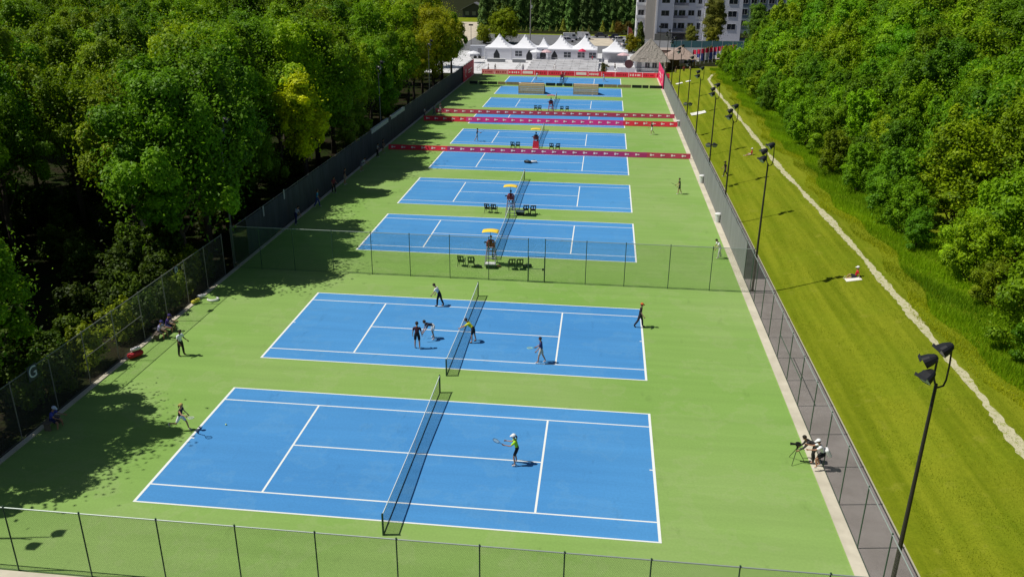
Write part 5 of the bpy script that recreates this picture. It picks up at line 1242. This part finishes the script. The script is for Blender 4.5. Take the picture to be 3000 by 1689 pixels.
for x, y, s, c, lb in ((-9.9, 66.5, .66, (.24, .36, .03), 'by the fifth court'), (-9.8, 72.0, .58, (.22, .35, .03), 'by the nearest banner barrier'), (-9.9, 86.0, .60, (.20, .33, .03), 'by the pale cloth strips')):
    plant('slim', x, y, s, c, 'broadleaf_tree', 'small light green tree leaning over the dark left fence ' + lb, 'tree', 'small trees behind the left fence')
# trees left of the near corner: the photograph shows their leafy shadow on the court
for x, y, k, s, w_ in ((-11.6, 3.4, 'sparse', .98, 'open crowned'), (-12.2, 1.0, 'sparse', .92, 'second open crowned'), (-11.6, 6.9, 'sparse', .74, 'small open crowned')):
    plant(k, x, y, s, jig(G0[1]), 'broadleaf_tree', w_ + ' tree outside the near left corner, its leafy shadow on the court', 'tree', 'trees at the near left corner')
for x, y, k, s in ((-27, 9, 'broad_a', 1.1), (-33, 16, 'broad_b', 1.05), (-24.5, 15.5, 'broad_c', 1.1), (-31, 24, 'broad_a', 1.15), (-36, 31, 'broad_b', 1.1), (-38, 40, 'broad_c', 1.25), (-29.5, 33, 'broad_d', 1.1)):  # trees added beyond the left border to keep the wood floor shaded
    plant(k, x, y, s, jig(G0[1]), 'broadleaf_tree', 'broadleaf tree added beyond the left border to shade the near left wood', 'tree', 'added trees shading the near left wood')
# --- left wood, deeper
def ok_left(x, y):
    if y < 28.5 and x > -19.5: return False
    if math.hypot((x + 22.) / 5, (y - 41) / 4.) < 1: return False
    if y > 150 and x > -15 - (y - 150) * .20: return False
    if 190 < y < 322 and -50 < x < -16: return x < -26 - (y - 190) * .17
    return y < 380
zones = lambda y: 'near' if y < 45 else 'middle' if y < 95 else 'far' if y < 190 else 'farthest'
x0 = -18.5
for ix in range(22):
    sp = 7.0 + ix * .5; yy0 = 12 + (ix % 2) * 3.2 + max(0, ix - 7) * 6
    while yy0 < 380:
        s_far = 1 + max(0, yy0 - 150) / 260
        x, y = x0 + rng.uniform(-1.7, 1.7), yy0 + rng.uniform(-1.6, 1.6); yy0 += sp * s_far
        if not ok_left(x, y): continue
        k = kinds_l[int(rng.integers(5))] if y < 200 else 'bushy_c'; hh = (rng.uniform(11.5, 18.0) if y < 200 else rng.uniform(12, 17)) * s_far ** .5
        if not seen(x, y, 2, hh, 4): continue
        c = jig(G0[int(rng.integers(5))], .32)
        if rng.random() < .12: c = jig((.24, .37, .012), .15)
        depth = 'behind the fence row' if ix < 2 else 'in the depth' if ix < 6 else 'at the back'
        lb = '%s %s tree %s of the %s left wood' % ('light green' if c[1] > .43 else 'dark green', words_s[k], depth, zones(y))
        wood_tree(k, x, y, hh / HK[k] * .86, c, 'broadleaf_tree', lb, 'tree', lb.replace(' tree ', ' trees '), sz=1.16)
    x0 -= sp
# shrubs behind the near left fence and in the shade
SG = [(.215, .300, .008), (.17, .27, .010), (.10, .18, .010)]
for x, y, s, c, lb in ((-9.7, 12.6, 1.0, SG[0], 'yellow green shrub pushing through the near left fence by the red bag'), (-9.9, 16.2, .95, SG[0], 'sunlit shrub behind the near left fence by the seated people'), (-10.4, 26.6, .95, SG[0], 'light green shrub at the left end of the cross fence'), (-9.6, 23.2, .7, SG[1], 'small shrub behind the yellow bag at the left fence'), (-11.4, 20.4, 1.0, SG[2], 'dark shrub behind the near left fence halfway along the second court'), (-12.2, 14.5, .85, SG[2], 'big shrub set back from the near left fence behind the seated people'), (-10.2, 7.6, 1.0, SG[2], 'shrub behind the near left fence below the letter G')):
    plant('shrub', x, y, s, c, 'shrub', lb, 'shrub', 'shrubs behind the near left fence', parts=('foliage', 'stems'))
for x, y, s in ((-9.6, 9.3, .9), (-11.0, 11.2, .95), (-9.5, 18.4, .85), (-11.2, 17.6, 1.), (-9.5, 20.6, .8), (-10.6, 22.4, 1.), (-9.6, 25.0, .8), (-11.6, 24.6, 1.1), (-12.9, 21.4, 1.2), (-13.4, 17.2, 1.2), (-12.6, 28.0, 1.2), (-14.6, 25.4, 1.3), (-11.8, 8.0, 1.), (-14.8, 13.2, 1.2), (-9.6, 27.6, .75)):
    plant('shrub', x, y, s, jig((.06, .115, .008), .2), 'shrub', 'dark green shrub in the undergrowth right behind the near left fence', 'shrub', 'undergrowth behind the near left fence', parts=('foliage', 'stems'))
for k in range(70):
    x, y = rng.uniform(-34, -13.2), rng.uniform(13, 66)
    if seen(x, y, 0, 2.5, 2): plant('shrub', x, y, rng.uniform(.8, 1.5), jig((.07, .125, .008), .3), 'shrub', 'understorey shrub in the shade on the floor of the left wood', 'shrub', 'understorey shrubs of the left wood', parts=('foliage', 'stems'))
b = MB(); n = 22; b.add([(-22.6 + 3.6 * math.cos(2 * PI * i / n) * rng.uniform(.8, 1.1), 40.6 + 2.6 * math.sin(2 * PI * i / n) * rng.uniform(.8, 1.1), -.03) for i in range(n)], [tuple(range(n))]); struct('gravel_clearing', b, M_sand)
# --- right wood
G1 = [(0.193, 0.405, 0.007), (0.167, 0.368, 0.008), (0.224, 0.430, 0.007), (0.150, 0.343, 0.009), (0.253, 0.422, 0.008)]
x0 = 46.6
for ix in range(20):
    sp = 4.4 + ix * .5; yy0 = -7 + (ix % 2) * 2 + max(0, ix - 6) * 5
    while yy0 < 330:
        s_far = 1 + max(0, yy0 - 130) / 230
        x, y = x0 + rng.uniform(-1.1, 1.1), yy0 + rng.uniform(-1.2, 1.2); yy0 += sp * s_far
        if y > 165 and x < 50 + (y - 165) * .24: continue
        if y > 215 and x < 68: continue
        k = 'bushy_a' if ix == 0 else ('bushy_a', 'bushy_b')[int(rng.integers(2))] if ix < 3 else ('bushy_b', 'bushy_c', 'broad_c', 'bushy_c')[int(rng.integers(4))]
        hh = rng.uniform(3.2, 6.6) if ix == 0 else rng.uniform(5.5, 10) if ix == 1 else rng.uniform(7.5, 12) if ix == 2 else rng.uniform(9.5, 15.5) if ix < 6 else rng.uniform(12, 18)
        hh *= (1.08 if y > 120 else 1) * s_far ** .4
        if y > 135:                                      # the wood drops away towards the building at its far end
            while hh > 3:
                u, v = ndc((x - 2.5, y, hh + gz(x, y))); px_, py_ = 1288 + 1288 * u, 725 - 725 * v
                if py_ > 112 or px_ > 1850 + (112 - py_) * 1.1: break
                hh -= .7
            if hh <= 3: continue
        if not seen(x, y, .5, hh, 4): continue
        c = jig(G1[int(rng.integers(5))], .28); r_ = rng.random()
        if ix > 1 and r_ < .035: c = jig((.155, .165, .05), .12)
        elif r_ > .88: c = jig((.285, .46, .008), .06)
        row = 'at the tall grass edge' if ix == 0 else 'in the front' if ix == 1 else 'in the second rank' if ix == 2 else 'in the heart' if ix < 6 else 'at the back'
        lb = '%s %s tree %s of the %s right wood' % ('yellow green' if ix > -1 and r_ > .88 else 'dull brownish' if c[1] < .21 else 'mid green', words_s[k], row, zones(y))
        wood_tree(k, x, y, hh / HK[k] * (.9 if ix > 1 else 1), c, 'broadleaf_tree', lb, 'tree', lb.replace(' tree ', ' trees ', 1), sz=1.16 if ix > 1 else 1.)
    x0 += 5.0 + max(0, ix - 4) * .7
plant('slim', 62, 47, 1.15, (.12, .16, .03), 'broadleaf_tree', 'pale thin branched tree standing above the right wood near the right edge', 'tree')
# --- far end plants
plant('round', -10.6, 228.5, 1.02, (.27,.38,.006), 'broadleaf_tree', 'big round bright green tree behind the left tents', 'tree')
plant('shrub', -16.2, 226, 1.9, (.28,.36,.02), 'shrub', 'light green shrub left of the big round tree', 'shrub', parts=('foliage', 'stems'))
i = 0
for row, yv in ((0, 285.5), (1, 290)):
    x = -25 + row * 1.2
    while x < 31.5:
        plant('conifer', x + rng.uniform(-.5, .5), yv + rng.uniform(-.8, .8), rng.uniform(.85, 1.1), jig((.13, .25, .06), .3), 'conifer_tree', 'tall dark conifer in the dense row behind the car park' if row == 0 else 'tall dark conifer in the second rank of the row behind the car park', 'conifer', 'conifers behind the car park, ' + ('front row' if row == 0 else 'second row')); x += rng.uniform(2.2, 3.1)
for x, y, s, lb in ((4.9, 278, 1.05, 'bright yellow green pyramid cedar left of the white vans'), (18.8, 279, .95, 'bright pyramid cedar right of the white vans, left of two'), (22.4, 279, .95, 'bright pyramid cedar right of the white vans, right of two')):
    plant('cedar', x, y, s, (.34,.40,.05), 'cedar_tree', lb, 'conifer')
for x in (-14.5, -12.2, -9.9, -8.0, -5.6, -2.8, .2, 2.6, 7.6, 9.8, 11.9, 14.0):
    plant('cedar', x, 277.5 + rng.uniform(-.6, .6), rng.uniform(.38, .62), jig((.26, .32, .08), .2), 'cedar_tree', 'small pale pyramid cedar planted at the foot of the dark conifers', 'conifer', 'small cedars below the conifers')
plant('cypress', 29.6, 213, .98, (.09,.14,.015), 'cypress_tree', 'dark narrow cypress behind the thatched hut', 'conifer')
plant('shrub', 27.4, 209, 1.7, (.28,.28,.01), 'shrub', 'yellowish shrub at the foot of the dark cypress', 'shrub', parts=('foliage', 'stems'))
plant('bushy_a', 45.6, 233.5, .66, (.27,.31,.05), 'broadleaf_tree', 'small olive green tree before the grey apartment building', 'tree')
plant('bushy_c', 52.2, 236, .92, (.25,.28,.05), 'broadleaf_tree', 'taller olive green tree before the grey apartment building', 'tree')
plant('bushy_a', 51.0, 229, .66, (.30,.33,.03), 'broadleaf_tree', 'bright low tree at the teal glass fence', 'tree')
plant('bushy_c', 63.5, 228, .85, (.17,.34,.03), 'broadleaf_tree', 'fresh green drooping tree at the far corner of the right wood', 'tree')
plant('shrub', 45.6, 190, 1.3, (.17, .16, .012), 'shrub', 'yellowish shrub among the row of flags', 'shrub', parts=('foliage', 'stems'))
plant('shrub', 20.2, 161.5, .8, (.10, .12, .03), 'shrub', 'small shrub right of the terrace seats behind the red wall', 'shrub', parts=('foliage', 'stems'))
for x, y, c in ((24.5, 268, (.20, .14, .02)), (27.6, 270, (.17, .15, .02))):
    plant('bushy_a', x, y, .5, c, 'broadleaf_tree', ('smaller' if x > 26 else 'bigger') + ' orange tinged tree at the right end of the conifer row', 'tree', 'orange tinged trees at the car park')
# --- tall grass along the right wood, and short tufts on the lawn
def blades(name, n, xr, yr, h0, h1, wd, color, lab, cat):
    y = yr[0] + (yr[1] - yr[0]) * rng.uniform(0, 1, n) ** 1.5; x = rng.uniform(0, 1, n)
    x = xr[0] + (xr[1] - xr[0]) * x + .5 * np.sin(y * .21) + .3 * np.sin(y * .73); z = np.array([gz(a, b_) for a, b_ in zip(x, y)])
    h = rng.uniform(h0, h1, n) * (.7 + .3 * np.sin(x * 2.3 + y * .9)); a = rng.uniform(0, 2 * PI, n); dx, dy = np.cos(a) * wd, np.sin(a) * wd; lx_, ly_ = rng.normal(0, .3, n) * h, rng.normal(0, .3, n) * h
    V = np.stack([np.stack([x - dx, y - dy, z], 1), np.stack([x + dx, y + dy, z], 1), np.stack([x + lx_ + dx * .3, y + ly_ + dy * .3, z + h], 1), np.stack([x + lx_ - dx * .3, y + ly_ - dy * .3, z + h], 1)], 1).reshape(-1, 3)
    me = bpy.data.meshes.new(name); me.vertices.add(n * 4); me.vertices.foreach_set('co', V.astype(np.float32).ravel()); me.loops.add(n * 4); me.loops.foreach_set('vertex_index', np.arange(n * 4, dtype=np.int32)); me.polygons.add(n); me.polygons.foreach_set('loop_start', np.arange(0, n * 4, 4, dtype=np.int32))
    at = me.attributes.new('tone', 'FLOAT', 'POINT'); at.data.foreach_set('value', np.repeat(np.clip(.45 + .25 * np.sin(x * 1.1 + y * .35) * np.sin(y * .17) + rng.normal(0, .16, n), 0, 1), 4).astype(np.float32)); me.update(); me.validate(); me.materials.append(M_grassblade)
    o = bpy.data.objects.new(name, me); col.objects.link(o); o.color = (*color, 1); return tag(o, lab, cat, kind='stuff')
blades('tall_grass', 190000, (43.4, 48.2), (-12, 165), .18, .62, .020, (.25, .45, .006), 'uncut tall grass between the gravel path and the right wood', 'grass')
blades('meadow_fringe', 65000, (42.2, 44.4), (-12, 160), .05, .24, .018, (.38, .46, .008), 'short yellow green grass at the edge of the tall grass', 'grass')

blades('lawn_tufts', 90000, (34.5, 42.6), (-14, 120), .02, .085, .012, (.29, .37, .010), 'short uneven tufts standing out of the mown lawn', 'grass')

# ------------------------------------------------------------------ camera, light, sky
cam = bpy.data.cameras.new('camera'); cam.sensor_width = 36; cam.lens = FPX * 36 / 2576; cam.clip_end = 3000; cam.clip_start = .5
co = bpy.data.objects.new('camera', cam); col.objects.link(co)
M = Matrix((rgt, upv, -fwd)).transposed().to_4x4(); M.translation = Vector(CAM); co.matrix_world = M; sc.camera = co
EL, AZ = R(57), R(8)
sv = Vector((-math.cos(EL) * math.cos(AZ), -math.cos(EL) * math.sin(AZ), math.sin(EL)))
su = bpy.data.lights.new('sun', 'SUN'); su.energy = 5.0; su.angle = R(.5); su.color = (1, .96, .88)
so = bpy.data.objects.new('sun', su); col.objects.link(so); so.rotation_euler = (-sv).to_track_quat('-Z', 'Y').to_euler(); so.location = (-40, 0, 60)
w = bpy.data.worlds.new('World'); sc.world = w; w.use_nodes = True; nt = w.node_tree; bg = nt.nodes['Background']
sky = nt.nodes.new('ShaderNodeTexSky'); sky.sky_type = 'NISHITA'; sky.sun_disc = False; sky.sun_elevation = EL; sky.sun_rotation = math.atan2(sv.x, sv.y) % (2 * PI)
nt.links.new(sky.outputs[0], bg.inputs[0]); bg.inputs[1].default_value = .05
sc.view_settings.view_transform = 'Standard'; sc.view_settings.look = 'None'; sc.view_settings.exposure = -.25; sc.view_settings.gamma = 1
sc.cycles.max_bounces = 8; sc.cycles.transparent_max_bounces = 24; sc.cycles.diffuse_bounces = 3; sc.cycles.use_denoising = True
print('TREES', TREE_NO)
